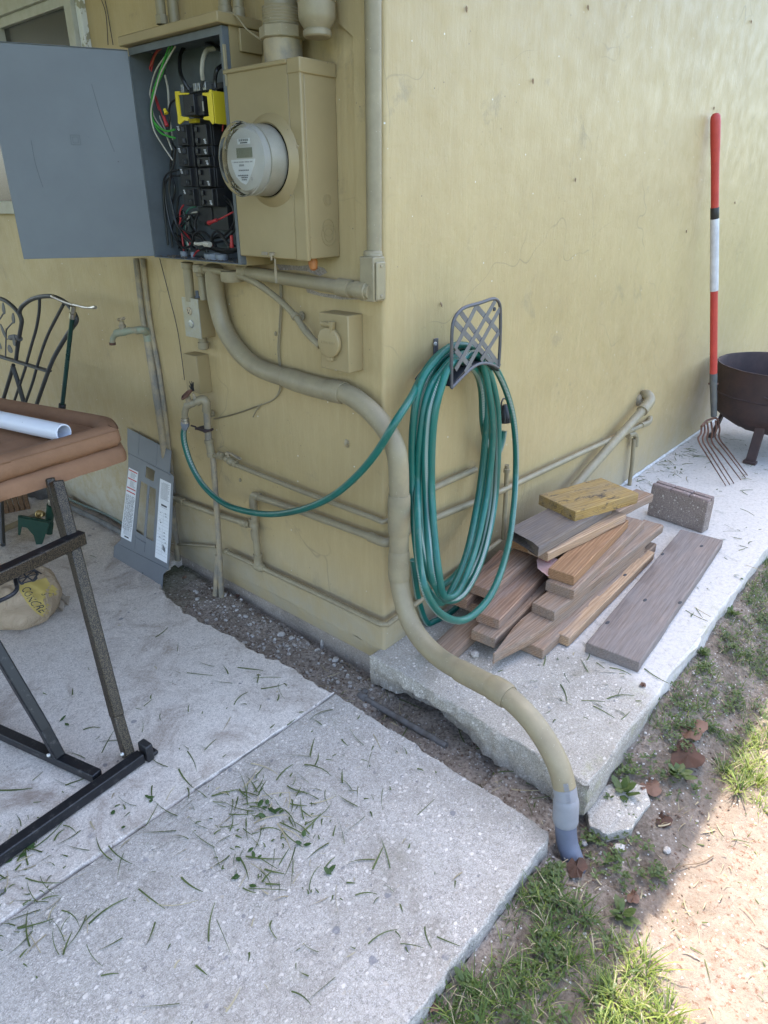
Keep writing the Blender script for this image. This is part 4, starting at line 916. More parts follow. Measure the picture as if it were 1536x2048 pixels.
# upper branch pipe with lever valve, to the corner and round
ub = run('water_pipe', 'thin pipe with lever valve running from the standpipe to the corner', 'water pipe', [([L(428, 911, .035), L(446, 915, .035)], .010), ([L(470, 929, .035)]+[L(610, 985, .03), L(742, 1034, .03)]+[Vector((-.028, -.018, L(742, 1034, .03).z-.004)), Vector((-.01, -.03, L(742, 1034, .03).z)), R(800, 1013, .03)], .0085)])
fit(ub, L(438, 909, .035), L(452, 914, .035)-L(438, 909, .035), sleeve(.009, .022, 1.4)); fit(ub, L(452, 916, .035), L(476, 931, .034)-L(452, 916, .035), [(.011, 0), (.014, .002), (.014, .012), (.0115, .014), (.016, .022), (.016, .034), (.0115, .042), (.014, .044), (.014, .055), (.009, .057)], PIPE, 'valve_body', 10)
m = MB(); q = L(459, 918, .035); m.tube([q, q+Z*.022+NX*.006], .006, 10); m.lathe(q+Z*.02+NX*.006, Z, [(.009, 0), (.009, .006), (.005, .009)], 8)
lv = [q+Z*.024+NX*.006+U*s+Z*zz for s, zz in ((-.006, 0), (.012, .004), (.03, .001), (.07, -.006))]; m.tube(catmull(lv, 4), [.004]*5+[.007]*8, 8, flat=.5); m.build('lever_handle', PIPEW, ub)
rt_ = run('water_pipe', 'short upper pipe on the right wall ending behind the hanging hose', 'water pipe', [([R(846, 986, .03), R(900, 961, .028), R(950, 939, .022)], .011)])
# middle loop
pA = [L(515, 993, .03), L(600, 1022, .03), L(742, 1074, .03)]
mz = pA[-1].z
low = [Vector((-.035, -.02, mz)), Vector((-.03, -.037, mz)), Vector((0.0, -.035, mz)), R(850, 1044, .03), R(1000, 983, .03), R(1160, 907, .03), R(1290, 848, .03)]
mp_ = run('water_pipe', 'middle pipe running from the square loop round the corner along the right wall', 'water pipe', [(pA+low[:0]+[Vector((-.03, -.005, mz))], .0115), (low[2:], .0115)])
elbow(mp_, [Vector((-.03, .03, mz)), Vector((-.032, -.022, mz)), Vector((-.018, -.037, mz)), Vector((.02, -.033, mz))], .012)
elbow(mp_, [L(519, 994, .03), L(509, 991, .03), L(506, 1000, .03), L(507, 1014, .03)], .0115)
elbow(mp_, [R(1282, 851, .03), R(1297, 845, .03), R(1300, 838, .012), R(1300, 836, -.01)], .0115)
lp = run('water_pipe', 'vertical leg of the square pipe loop left of the corner', 'water pipe', [([L(507, 1005, .03), L(509, 1045, .03), L(517, 1128, .03)], .013)])
fit(lp, L(507, 1036, .03), -Z, sleeve(.0135, .035)); fit(lp, L(515, 1108, .03), -Z, sleeve(.0135, .045)); fit(lp, L(509, 1060, .03), -Z, [(.013, 0), (.0155, .003), (.0155, .02), (.013, .04)])
lb = run('water_pipe', 'short middle pipe passing behind the standpipe to the square loop', 'water pipe', [([L(358, 1001, .028), L(430, 1027, .028), L(500, 1050, .03)], .0115)])
fit(lb, L(484, 1045, .03), L(500, 1050, .03)-L(484, 1045, .03), sleeve(.012, .03)); elbow(lb, [L(368, 1004, .028), L(352, 997, .028), L(344, 1006, .024)], .0115)
bz = L(740, 1238, .03).z
bp1 = run('water_pipe', 'lowest pipe along the wall foot and round the corner behind the hose', 'water pipe', [([L(345, 1088, .02), L(385, 1090, .02), L(432, 1094, .025)], .006), ([L(452, 1103, .03), L(520, 1134, .03), L(640, 1190, .03), L(735, 1236, .03), Vector((-.031, -.012, bz)), Vector((-.018, -.03, bz)), R(800, 1230, .028), R(860, 1187, .028), R(930, 1134, .028), R(1000, 1082, .028)], .0095), ([R(1006, 1078, .028), R(1011, 1000, .028), R(1014, 930, .028)], .0085)])
fit(bp1, L(512, 1130, .03), L(532, 1140, .03)-L(512, 1130, .03), [(.01, 0), (.017, .003), (.018, .018), (.017, .035), (.012, .045)]); fit(bp1, R(1013, 945, .03), Z, [(.009, 0), (.012, .001), (.012, .014), (.009, .015)])
fit(bp1, L(450, 1102, .03), L(470, 1111, .03)-L(450, 1102, .03), [(.008, 0), (.013, .001), (.013, .018), (.01, .02)])
# right wall: fat diagonal waste pipe and drop
fd = run('waste_pipe', 'fat slanting pipe leaving a wall elbow above the timber stack', 'waste pipe', [([R(1140, 985, .05), R(1180, 938, .05), R(1290, 815, .06)], .021)])
elbow(fd, [R(1284, 822, .06), R(1299, 802, .06), R(1294, 790, .035), R(1284, 792, -.005)], .0215)
fit(fd, R(1277, 800, 0), (0, -1, 0), [(.030, 0), (.030, .012), (.024, .02)], PIPEW, 'wall_collar')
dp = run('drop_pipe', 'thin pipe dropping from an elbow to the path beside the fork', 'water pipe', [([R(1268, 878, .03), R(1264, 930, .03), Vector((R(1260, 962, .03).x, -.03, .001))], .010)])
elbow(dp, [R(1256, 871, .03), R(1268, 868, .03), R(1272, 876, .03), R(1271, 892, .03)], .0105)
# old pipes on the ground left
m = MB(); m.tube(catmull([G(118, 1000, -.05), G(150, 1018, -.05), G(200, 1042, -.05), G(262, 1075, -.05)], 4), .013, 10)
tag(m.build('ground_pipe', dirty('dull_grey_pipe', (.2, .2, .19), (.12, .11, .1), 30, .7, bs=.3)), 'fat dull pipe lying along the wall foot behind the leaning cover', 'pipe')
m = MB(); m.tube(catmull([G(128, 993, -.035), G(165, 1010, -.045), G(215, 1030, -.045), G(275, 1066, -.045)], 4), .006, 8)
tag(m.build('ground_hose', dirty('faded_green_hose', (.16, .24, .19), (.2, .2, .17), 30, .6, bs=.2)), 'faded thin green hose lying against the wall foot', 'hose')
m = MB(); m.tube([G(0, 1062, -.045), G(75, 1030, -.045)], .014, 10)
tag(m.build('ground_pipe', PIPEW), 'pipe piece on the patio under the brown cushion, by the wooden block', 'pipe')
m = MB(); a, b = G(722, 1393, -.125), G(893, 1492, -.135); m.tube([a, b], .0105, 12); m.lathe(a-(b-a)*.03, b-a, [(.013, 0), (.0155, .003), (.0155, .03), (.013, .032)], 14); m.tube([a+Vector((.002, .0, 0)), a+Vector((.028, .004, .006))], .011, 10)
tag(m.build('buried_pipe', dirty('soiled_grey_pipe', (.19, .18, .17), (.1, .085, .07), 30, .8, bs=.5)), 'old grey pipe with tee end lying in the trench between slabs', 'pipe')

# ============================================================ HOSE AND HANGER
hg = thing('hose_hanger', 'dark metal hose hanger with woven lattice front fixed on the right wall', 'hose hanger', (.26, 0, .9))
OF = .135
def HR(x, y, o=OF): return R(x, y, o)
m = MB(); fr = [HR(*q) for q in ((903, 776), (903, 720), (904, 665), (908, 640), (918, 624), (932, 614), (960, 606), (984, 598), (994, 600), (1000, 612), (1001, 640), (1000, 690), (997, 734))]
m.tube(catmull(fr, 5), .0048, 10); m.tube(catmull([HR(903, 776), HR(925, 753), HR(945, 735), HR(962, 727), (HR(980, 728)), HR(997, 736)], 5), .0048, 10); m.build('front_frame', IRON, hg)
P2 = [((921, 624), (1000, 733)), ((910, 645), (986, 727)), ((950, 609), (1000, 668)), ((911, 700), (942, 735))]
P3 = [((991, 601), (911, 740)), ((1000, 617), (930, 745)), ((955, 608), (910, 698)), ((998, 664), (962, 722)), ]
for i, (a, b) in enumerate(P2+P3):
    m = MB(); o_ = OF-.001 if i < len(P2) else OF+.001
    a, b = R(*a, o_), R(*b, o_); m.bar(a, b, .0150, .0016, up=(0, 1, 0)); 
    # bar() lays its width across the wall plane
    m.build('lattice_strip', LATT, hg, bevel=.0004)
# saddle
m = MB(); rows = []
sx0, sx1 = HR(905, 776).x-.004, HR(998, 736).x+.004; szl, szm = HR(903, 774).z+.003, HR(955, 730).z+.006
def saddle_z(x): return szm-(szm-szl)*((x-(sx0+sx1)/2)/((sx1-sx0)/2))**2
for k in range(15): x = sx0+(sx1-sx0)*k/14; rows.append((x, saddle_z(x)))
for (x, z) in rows:
    for yy in (-.004, -OF): m.v += [Vector((x, yy, z)), Vector((x, yy, z-.003))]
for i in range(14):
    a = i*4; b = a+4; m.f += [(a, a+2, b+2, b), (a+1, b+1, b+3, a+3), (a, b, b+1, a+1), (a+2, a+3, b+3, b+2)]
m.f += [(0, 1, 3, 2), (56, 58, 59, 57)]; m.build('saddle', dirty('black_saddle', (.03, .03, .035), None, 20, .45), hg)
m = MB(); q = R(870, 692, 0); m.box(q+Vector((0, -.003, -.02)), (.019, .005, .085)); bk = m.build('wall_bracket', IRON, hg, bevel=.001)
m = MB(); m.lathe(R(870, 688, .006), (0, -1, 0), [(.007, 0), (.006, .003), (.003, .004), (0, .002)], 12); m.build('screw', ALU, bk)
m = MB(); m.lathe(R(988, 618, 0), (0, -1, 0), [(.006, 0), (.006, .004)], 10); m.build('wall_screw', INK, hg)
# hose
lead = [B[-1]-Z*.02, L(367, 868, .1), L(371, 895, .1), L(385, 935, .1), L(410, 975, .1), L(450, 1008, .1), L(500, 1024, .1), L(552, 1028, .1), L(610, 1017, .1), L(665, 992, .1), L(713, 952, .1), L(752, 906, .1)]
P_ = hit(790, 845, (-.1, -.06, 0), (1, .35, 0)); lead += [P_, R(822, 795, .09)]
def loop(px, offs): 
    n = len(px); return [R(x, y, offs[0]+(offs[1]-offs[0])*i/(n-1)) for i, (x, y) in enumerate(px)]
RH = .0107
loops = [
 [(845, 760), (872, 715), (905, 693), (945, 700), (972, 735), (981, 800), (979, 880), (968, 980), (950, 1070), (925, 1130), (895, 1165), (870, 1170), (851, 1130), (842, 1050), (838, 950), (842, 850), (858, 770)],
 [(880, 725), (910, 700), (948, 705), (978, 740), (991, 810), (990, 900), (982, 1000), (965, 1090), (938, 1150), (903, 1186), (873, 1175), (850, 1130), (835, 1040), (829, 940), (832, 850), (848, 775)],
 [(872, 730), (905, 705), (945, 712), (968, 760), (972, 840), (964, 940), (950, 1030), (932, 1110), (908, 1170), (885, 1205), (862, 1190), (840, 1140), (828, 1050), (824, 950), (826, 850), (840, 770)],
 [(868, 725), (905, 692), (950, 698), (990, 735), (1018, 800), (1030, 870), (1031, 960), (1022, 1060), (1003, 1140), (975, 1200), (935, 1237), (900, 1238), (867, 1212), (845, 1160), (836, 1080), (835, 980), (840, 880), (855, 790)],
 [(885, 740), (915, 712), (950, 715), (980, 750), (995, 820), (996, 910), (990, 1000), (975, 1080), (955, 1140), (925, 1190), (892, 1200), (868, 1165), (858, 1100), (852, 1000), (851, 900), (862, 810)],
 [(890, 745), (920, 722), (955, 725), (975, 770), (985, 860), (978, 960), (960, 1060), (940, 1130), (915, 1185), (888, 1192), (877, 1140), (868, 1060), (863, 960), (866, 860), (878, 790)],
]
hz_ = lead[:]; offp = .035
for i, lo in enumerate(loops):
    b0_, b1_ = .03+.017*i, .03+.017*(i+1)-.003; seg_ = []
    for k, (x, y) in enumerate(lo):
        sgn = max(0, min(1, (y-960)/240)); sgn = sgn*sgn*(3-2*sgn)
        seg_.append(R(x, y, b0_+(b1_-b0_)*k/(len(lo)-1)+sgn*(.235 if i == 3 else .10)))
    seg2 = []
    for p in seg_:
        if p.z > szl-.02 and sx0 < p.x < sx1: p.z = max(p.z, saddle_z(p.x)+RH+.001+.004*(i % 3))
        seg2.append(p)
    hz_ += seg2
hz_ += [R(905, 725, .12), R(945, 735, .10), R(962, 775, .07), R(966, 850, .055), R(978, 900, .045), R(995, 905, .04), R(1004, 885, .04), R(1008, 862, .04)]
hs = thing('garden_hose', 'green garden hose coiled over the lattice hanger and joined to the wall tap', 'hose', tuple(lead[0]))
m = MB(); m.tube(catmull(hz_, 7), RH, 12, uv=True); m.build('hose_tube', HOSE, hs)
m = MB(); m.lathe(B[-1]-Z*.012, L(367, 862, .1)-(B[-1]), [(.012, 0), (.0155, .001), (.0155, .018), (.0125, .020), (.0125, .026), (.010, .034)], 8); m.build('connector', LOCKN, hs)
m = MB(); m.tube([R(846, 1180, .02), R(850, 1215, .02), R(858, 1245, .02), R(880, 1238, .03), R(915, 1215, .03)], RH, 12, uv=True); m.tube(catmull([R(838, 1150, .015), R(846, 1215, .015), R(862, 1250, .02), R(900, 1232, .03), R(940, 1195, .03)], 4), RH, 12, uv=True)
m = MB(); m.tube(catmull([R(826, 1120, .02), R(835, 1190, .02), R(852, 1243, .02), R(870, 1242, .03), R(905, 1222, .035), R(935, 1190, .03)], 5), RH, 12, uv=True); m.build('hose_tail', HOSE, hs)
nz_ = thing('spray_nozzle', 'black plastic spray nozzle hanging against the wall behind the hose loops', 'nozzle', tuple(R(1010, 840, .03)))
m = MB(); q = R(1010, 815, .035); m.lathe(q, (.05, -.05, -1), [(.008, -.01), (.012, 0), (.017, .01), (.022, .03), (.024, .05), (.022, .052), (.018, .053), (0, .053)], 24); m.build('body', BLACK, nz_)
m = MB(); m.tube(catmull([R(1003, 822, .03), R(1003, 805, .03), R(1008, 797, .03), R(1015, 803, .03), R(1018, 818, .035)], 5), .0028, 7); m.build('trigger_loop', BLACK, nz_)
m = MB()
for k in range(16): a = k*.393; m.box(q+Vector((.0025+.023*math.cos(a), -.0022+.023*math.sin(a), -.041)), (.003, .003, .016))
m.build('grip_ribs', BLACK, nz_)

# ============================================================ FORK, FIRE PIT, PAVER
T_ = Vector((2.262, -.030, 1.712)); Bq = Vector((2.545, -.195, .345)); fd_ = (Bq-T_).normalized(); FL = (Bq-T_).length
fk = thing('manure_fork', 'long red handled six-tine fork leaning upright against the wall', 'garden fork', (2.45, -.4, 0))
def fz(y_px):   # distance along the handle whose projection has this y
    lo, hi = 0, FL+.4
    for _ in range(40):
        mi = (lo+hi)/2; p = T_+fd_*mi-CP; y = 1024-FPX*p.dot(UP)/p.dot(FW)
        if y < y_px: lo = mi
        else: hi = mi
    return lo
s1_, s2_, s3_, s4_ = fz(415), fz(437), fz(581), fz(750)
m = MB(); m.lathe(T_, fd_, [(0, 0), (.012, .002), (.020, .012), (.0225, .03), (.0215, .12), (.0185, .22), (.0178, .4), (.0185, s4_)], 20); hd = m.build('handle', RED, fk)
m = MB(); m.lathe(T_, fd_, [(.0195, s1_), (.0200, s1_+.001), (.0200, s2_), (.0195, s2_+.001)], 20); m.build('black_band', BLACK, fk)
m = MB(); m.lathe(T_, fd_, [(.0192, s2_), (.0200, s2_+.003), (.0202, s3_), (.0192, s3_+.001)], 20); m.build('white_sleeve', WHITEP, fk)
hb = Vector((2.575, -.205, .262)); ht = Vector((2.582, -.215, .232)); b4 = T_+fd_*s4_
m = MB(); m.tube(catmull([b4-fd_*.01, b4+fd_*.06, b4.lerp(hb, .65), hb], 5), [.0195]*6+[.018]*5+[.0165]*5, 16); m.build('ferrule', dirty('worn_grey_steel', (.16, .16, .15), (.10, .11, .12), 14, .5, metal=.5), fk)
m = MB(); q = b4+fd_*.05; m.tube([q-RT*.026, q+RT*.026], .005, 8); m.build('rivet', RUST, fk)
tips = [(1452, 972), (1460, 970), (1468, 967), (1482, 960), (1491, 955.5), (1495, 951)]
bul = [(1397, 881), (1406, 882), (1415, 882), (1424, 884), (1431, 876), (1439, 877)]
tops = [(1403, 853), (1409, 848), (1414.5, 845), (1422, 843), (1431, 841), (1436.5, 842)]
def FP(q, yv): return hit(q[0], q[1], (0, yv, 0), (0, 1, 0))
for i in range(6):
    tp0 = FP(tops[i], -.22+.004*abs(i-2.5)); bu = FP(bul[i], -.245); ti = G(*tips[i], .003); mdp = bu.lerp(ti, .45)+Vector((-.012, .012, .018))
    m = MB(); c = catmull([tp0, tp0.lerp(bu, .45)+Vector((-.004, -.006, .0)), bu, mdp, ti], 6); n = len(c); m.tube(c, [.0052-.0032*(k/n)**2 for k in range(n)], 8); m.build('tine', RUST, fk)
m = MB(); m.tube(catmull([FP(tops[0], -.22)]+[FP((1412, 843), -.215), FP((1420, 839), -.212), FP((1430, 836), -.215), FP((1436, 839), -.22)], 5), .0062, 8); m.build('tine_yoke', RUST, fk)
# fire pit
cx, cy, cr, cz = 3.031, -.431, .37, .5
fp = thing('fire_pit', 'rusty round iron fire pit on flat legs beside the fork', 'fire pit', (cx, cy, 0))
m = MB()
prof = [(0, .112), (.12, .118), (.22, .145), (.30, .19), (.352, .235), (.362, .25), (.366, .30), (.367, .34), (.372, .345), (.367, .35), (.368, .40), (.369, .495), (.372, .498), (.372, .503), (.366, .503), (.362, .49), (.360, .30), (.345, .245), (.28, .19), (.20, .16), (.1, .13), (0, .128)]
prof = [(r, z) for r, z in prof]
m.lathe((cx, cy, 0), Z, prof, 72)
for v in m.v:
    d = .004*fbm(v.x*8, v.y*8, v.z*8); rr_ = Vector((v.x-cx, v.y-cy, 0))
    if rr_.length > .05: v += rr_.normalized()*d
    if .1 < v.z < .24 : v.z += .01*fbm(v.x*22, v.y*22, 4)
m.build('bowl', RUSTD, fp)
for a0, a1, z in ((2.75, 4.1, .375),):
    m = MB(); pts = [Vector((cx+.376*math.cos(a), cy+.376*math.sin(a), z+(.012 if i in (0, 12) else 0))) for i, a in enumerate(np.linspace(a0+.35, a1+.35, 13))]; m.tube(pts, .0055, 8); m.build('handle_bar', RUSTD, fp)
ft = G(1500, 927); rf = G(1424, 874)
for (fx, fy) in ((ft.x, ft.y), (rf.x, rf.y), (cx+.3, cy-.25)):
    d = Vector((cx-fx, cy-fy, 0)).normalized(); s = Vector((-d.y, d.x, 0)); a = Vector((fx, fy, .012)); b = a+d*.045+Z*.20
    m = MB(); fwd = (b-a).normalized(); nn_ = s.cross(fwd); m.box((a+b)/2, ((b-a).length, .052, .018), (fwd, s, nn_)); m.box(a-d*.005-Z*.002, (.04, .068, .018), (d, s, Z)); m.build('leg', RUSTD, fp, bevel=.003)
# paver
pa = G(1293, 1030); pb = G(1403.5, 1067.5); uu = (pb-pa).normalized(); ww = Vector((-uu.y, uu.x, 0)) 
if ww.x < 0: ww = -ww
pv = thing('paver_block', 'brown-grey split concrete block standing on edge on the white path', 'paver block', tuple(pa))
H_ = .158; wl = (pb-pa).length; lean = Vector((.0, 0, 0))+ww*.012
ctr = pa+uu*wl/2+ww*.03+Z*H_/2
m = MB(); m.box(pa+uu*wl/2+ww*.032+Z*(H_*.5-.005), (wl, .062, H_-.012), (uu, ww, Z))
bm_ = m.build('body', PAVER, pv, bevel=.004)
m = MB()
for k in range(3): m.box(pa+uu*(wl*(k+.5)/3)+ww*.014+Z*(H_-.006), (wl/3-.003, .026, .018), (uu, ww, Z)); m.box(pa+uu*(wl*(k+.5)/3)+ww*.048+Z*(H_-.004), (wl/3-.003, .028, .018), (uu, ww, Z))
m.build('grooved_top', PAVTOP, pv, bevel=.004)

# ============================================================ TIMBER
def chip(v, d, seed): return v
def board(nr, fr, z, w_, th, mat, label, name='timber_board', nearcut=0, ln=None, tilt=0, cat='board', group='timber offcuts stacked by the wall', point=None, ang=None, up=0.):
    a = G(*nr, z); b = G(*fr, z); d = b-a
    if ln is None: ln = d.length
    th0 = math.atan2(d.y, d.x) if ang is None else rad(ang)
    # local: x along the board from near end, y to the left (towards wall), z down from the top
    m = MB(); nx = max(6, int(ln/.05)); ny = 5; r = .0035
    sec = [(0+r, 0), (w_*.33, 0), (w_*.66, 0), (w_-r, 0), (w_, -r), (w_, -th+r), (w_-r, -th), (w_*.5, -th), (r, -th), (0, -th+r), (0, -r)]
    n = len(sec); xs = [0, .002]+list(np.linspace(.012, ln-.012, nx))+[ln-.002, ln]
    for i, x in enumerate(xs):
        e = (i == 0 or i == len(xs)-1)
        for (y, zz) in sec:
            k = .0012*fbm(x*6+z*50, y*30, zz*40+nr[0])+.0006*fbm(x*40, y*60, zz*40)
            xx = x
            if i < 3: xx = x+nearcut*(y/w_)*(1-i/3)
            if point and x < point:          # picket point
                f = x/point; y2 = w_/2+(y-w_/2)*max(.06, f); zz2 = zz
                m.v.append(Vector((xx, y2, zz2+k))); continue
            ins = .002 if e else 0
            m.v.append(Vector((xx, min(max(y, ins), w_-ins)+k, min(zz, -ins) if zz > -th/2 else max(zz, -th+ins)+0))+Vector((0, 0, k)))
    if point:
        xs2 = None
    for i in range(len(xs)-1):
        for j in range(n): l = (j+1) % n; m.f.append((i*n+j, (i+1)*n+j, (i+1)*n+l, i*n+l))
    m.f.append(tuple(range(n))); m.f.append(tuple((len(xs)-1)*n+k for k in reversed(range(n))))
    off = Vector((-ln/2, -w_/2, th/2)); m.v = [v+off for v in m.v]
    ob = m.build(name, mat, None, loc=(0, 0, 0), smooth=40)
    ob.rotation_euler = (0, -tilt, th0)
    Rm = Matrix.Rotation(th0, 3, 'Z') @ Matrix.Rotation(-tilt, 3, 'Y')
    ob.location = a-Rm@Vector((-ln/2, -w_/2, th/2))
    return tag(ob, label, cat, group)
T4 = .038
board((901, 1314), (952, 1266), .04, .085, T4, W_GREY, 'weathered board on the path at the left foot of the stack, under the hose', ln=.62)
board((1139, 1276), (1310, 1104), .04, .045, .036, W_TAN, 'slim tan batten lying between the stack and the wide grey plank')
board((1087, 1300), (1316, 1085), .04, .09, T4, W_GREY, 'board lying flat directly beneath the pointed stake', ln=.98)
board((1012, 1319), (1290, 1093), .075, .088, T4, W_GREY, 'weathered stake with a sharpened point at the front of the stack', name='pointed_stake', cat='stake', point=.20, ln=1.02)
board((991, 1278), (1066, 1205), .08, .088, T4, W_GREY, 'rounded old board with dark end beside the white pebble', ln=.75)
board((960, 1212), (1000, 1178), .078, .085, T4, W_PINK, 'lower reddish board half hidden behind the hanging hose', ln=.55)
board((1110, 1224), (1328, 1050), .113, .088, T4, W_GREY, 'long board with ribbed top above the stake, sticking out furthest right')
board((999, 1240), (1087, 1150), .118, .085, T4, W_PINK, 'reddish board end under the widest hose loop', ln=.62)
board((935, 1200), (975, 1160), .118, .06, T4, W_PINK, 'short reddish board end seen through the hose loops', ln=.4)
board((1149, 1181), (1290, 1042), .150, .105, T4, W_GREY, 'grey board under the orange-brown block', ln=.70)
board((983, 1182), (1069, 1109), .157, .085, T4, W_PINK, 'reddish board highest on the left side of the stack', ln=.5)
board((1149, 1152), (1258, 1040), .190, .095, .040, W_ORNG, 'fresh orange-brown board with ridged top near the printed tag')
board((1058, 1090), (1130, 1040), .197, .085, .036, W_ORNG, 'brown board end peeking from beneath the big dark board', ln=.4, ang=0)
board((1097, 1106), (1258, 1026), .228, .09, .036, W_TAN, 'pale tan board sandwiched below the big dark board', ln=.50)
board((1078, 1096), (1235, 1005), .266, .165, T4, W_YG, 'wide dark weathered board with angled end just below the yellow block', nearcut=.12, ln=.52)
board((1232, 1026), (1282, 990), .19, .085, T4, W_GREY, 'grey board ending at the right behind the yellow block', ln=.3, ang=-8)
board((1152, 1024), (1275, 987), .304, .195, .044, W_YEL, 'thick yellow treated block with black stains on top of the stack', ln=.345)
pk = board((1280, 1325), (1447, 1080), .04, .175, .040, W_PLANK, 'wide dark grey plank lying alone on the path right of the stack', name='grey_plank', cat='plank')
del pk['group']
# nails/knots on the plank
for q in ((1290, 1200), (1325, 1108), (1215, 1245), (1250, 1150), (1403, 1092), (1360, 1205)):
    p = G(*q, .0402); m = MB(); a = .06; c_, s_ = math.cos(a), math.sin(a)
    m.lathe(p, Z, [(.006, 0), (.005, .0008), (0, .001)], 10)
    for v in m.v: v.x = p.x+(v.x-p.x)*2.2
    ob = m.build('knot', INK, None, loc=tuple(p)); ob.parent = pk; ob.matrix_parent_inverse = (Matrix.Translation(pk.location) @ pk.rotation_euler.to_matrix().to_4x4()).inverted(); ob['_o'] = tuple(p)
# paper tag
m = MB(); c = [G(1073, 1120, .175), G(1088, 1104, .19), G(1116, 1120, .175), G(1106, 1150, .16), G(1095, 1155, .155), G(1075, 1138, .165)]
tn_ = (c[2]-c[0]).cross(c[3]-c[0]).normalized()
if tn_.dot(CP-c[0]) < 0: tn_ = -tn_
cc_ = c[0]
c = [p-tn_*((p-cc_).dot(tn_))+tn_*.002 for p in c]
tgo = thing('paper_tag', 'crumpled pink printed tag stapled on the board ends', 'tag', tuple(c[0]))
m.plate([c], tn_, .0006); m.build('tag_sheet', dirty('pink_tag', (.52, .32, .28), (.42, .24, .2), 40, .8, bs=.4), tgo)
tu = (c[2]-c[1]).normalized(); tv = tn_.cross(tu)
tv = tv if tv.z > 0 else -tv; m = MB(); rt9 = random.Random(9)
for i in range(7):
    x_ = .006
    while x_ < .042:
        w_ = rt9.uniform(.002, .007); p_s = c[1]+(c[0]-c[1])*(.12+.12*i)+tu*x_
        m.plate([[p_s+tn_*.0008, p_s+tu*w_+tn_*.0008, p_s+tu*w_+tv*.0022+tn_*.0008, p_s+tv*.0022+tn_*.0008]], tn_, .0002); x_ += w_+rt9.uniform(.001, .006)
m.build('tag_print', REDINK, tgo, smooth=0)
# white pebble
def rock(c, s, seed, sub=2, sq=(1, 1, .7)):
    import bmesh
    b = bmesh.new(); bmesh.ops.create_icosphere(b, subdivisions=sub, radius=1); m = MB()
    rot = Matrix.Rotation(seed*1.7, 3, 'Z')
    vs = [rot@Vector((v.co.x*sq[0], v.co.y*sq[1], v.co.z*sq[2]))*s*(1+.35*noise.noise(v.co*1.3+Vector((seed, 0, 0)))+.15*noise.noise(v.co*3.5+Vector((0, seed, 0)))) for v in b.verts]
    fs = [tuple(v.index for v in f.verts) for f in b.faces]; b.free(); m.add([Vector(c)+v for v in vs], fs); return m
m = rock(G(950, 1308, .008), .014, 3.3, 3); tag(m.build('pebble', STONE), 'small white pebble on the path in front of the timber', 'stone')
# ============================================================ LEFT SIDE THINGS
# leaning cover plate
cn = Vector((-1, 0, .30)).normalized(); cp0 = Vector((-.178, 1.2, PZ))
def CV(x, y, o=0.): return hit(x, y, cp0+cn*o, cn)
def c8(x, y, o=0.): return CV(x/4.267, 760+y/4.267, o)
cvr = thing('panel_cover', 'grey slotted breaker cover plate with two white labels leaning on the wall', 'cover plate', tuple(CV(275, 1145)))
outer = [(1090, 410), (1465, 605), (1458, 700), (1451, 790), (1485, 825), (1477, 1000), (1468, 1270), (1445, 1560), (1438, 1610), (1395, 1660), (1385, 1785), (970, 1520), (975, 1420), (1000, 1395), (1035, 1360), (1053, 1180), (1083, 880), (1097, 740), (1098, 650), (1090, 560)]
holes = [[(1250, 735), (1325, 775), (1315, 870), (1243, 830)], [(1205, 860), (1262, 895), (1230, 1330), (1163, 1290)], [(1280, 905), (1335, 935), (1312, 1378), (1248, 1345)]]
m = MB(); m.plate([[c8(*q) for q in outer]]+[[c8(*q) for q in h] for h in holes], cn, .0018); m.build('plate', COVER, cvr, smooth=0)
for (a, b, dy, nm) in (((1095, 628), (1450, 808), 18, 'fold'), ((1003, 1400), (1436, 1618), 10, 'fold'), ((1150, 1340), (1240, 1392), 5, 'fold')):
    A_, B_ = c8(*a, .003), c8(*b, .003); m = MB(); m.bar(A_, B_, .0035 if dy < 12 else .005, .0035, up=cn); m.build(nm, COVER, cvr, bevel=.001)
for x0, y0, x1, y1 in ((1190, 440, 1180, 640), (1345, 530, 1335, 730), (1158, 1300, 1150, 1440), (1240, 1350, 1232, 1470)):
    m = MB(); m.bar(c8(x0, y0, .002), c8(x1, y1, .002), .0012, .001, up=cn); m.build('crease', COVER, cvr, smooth=0)
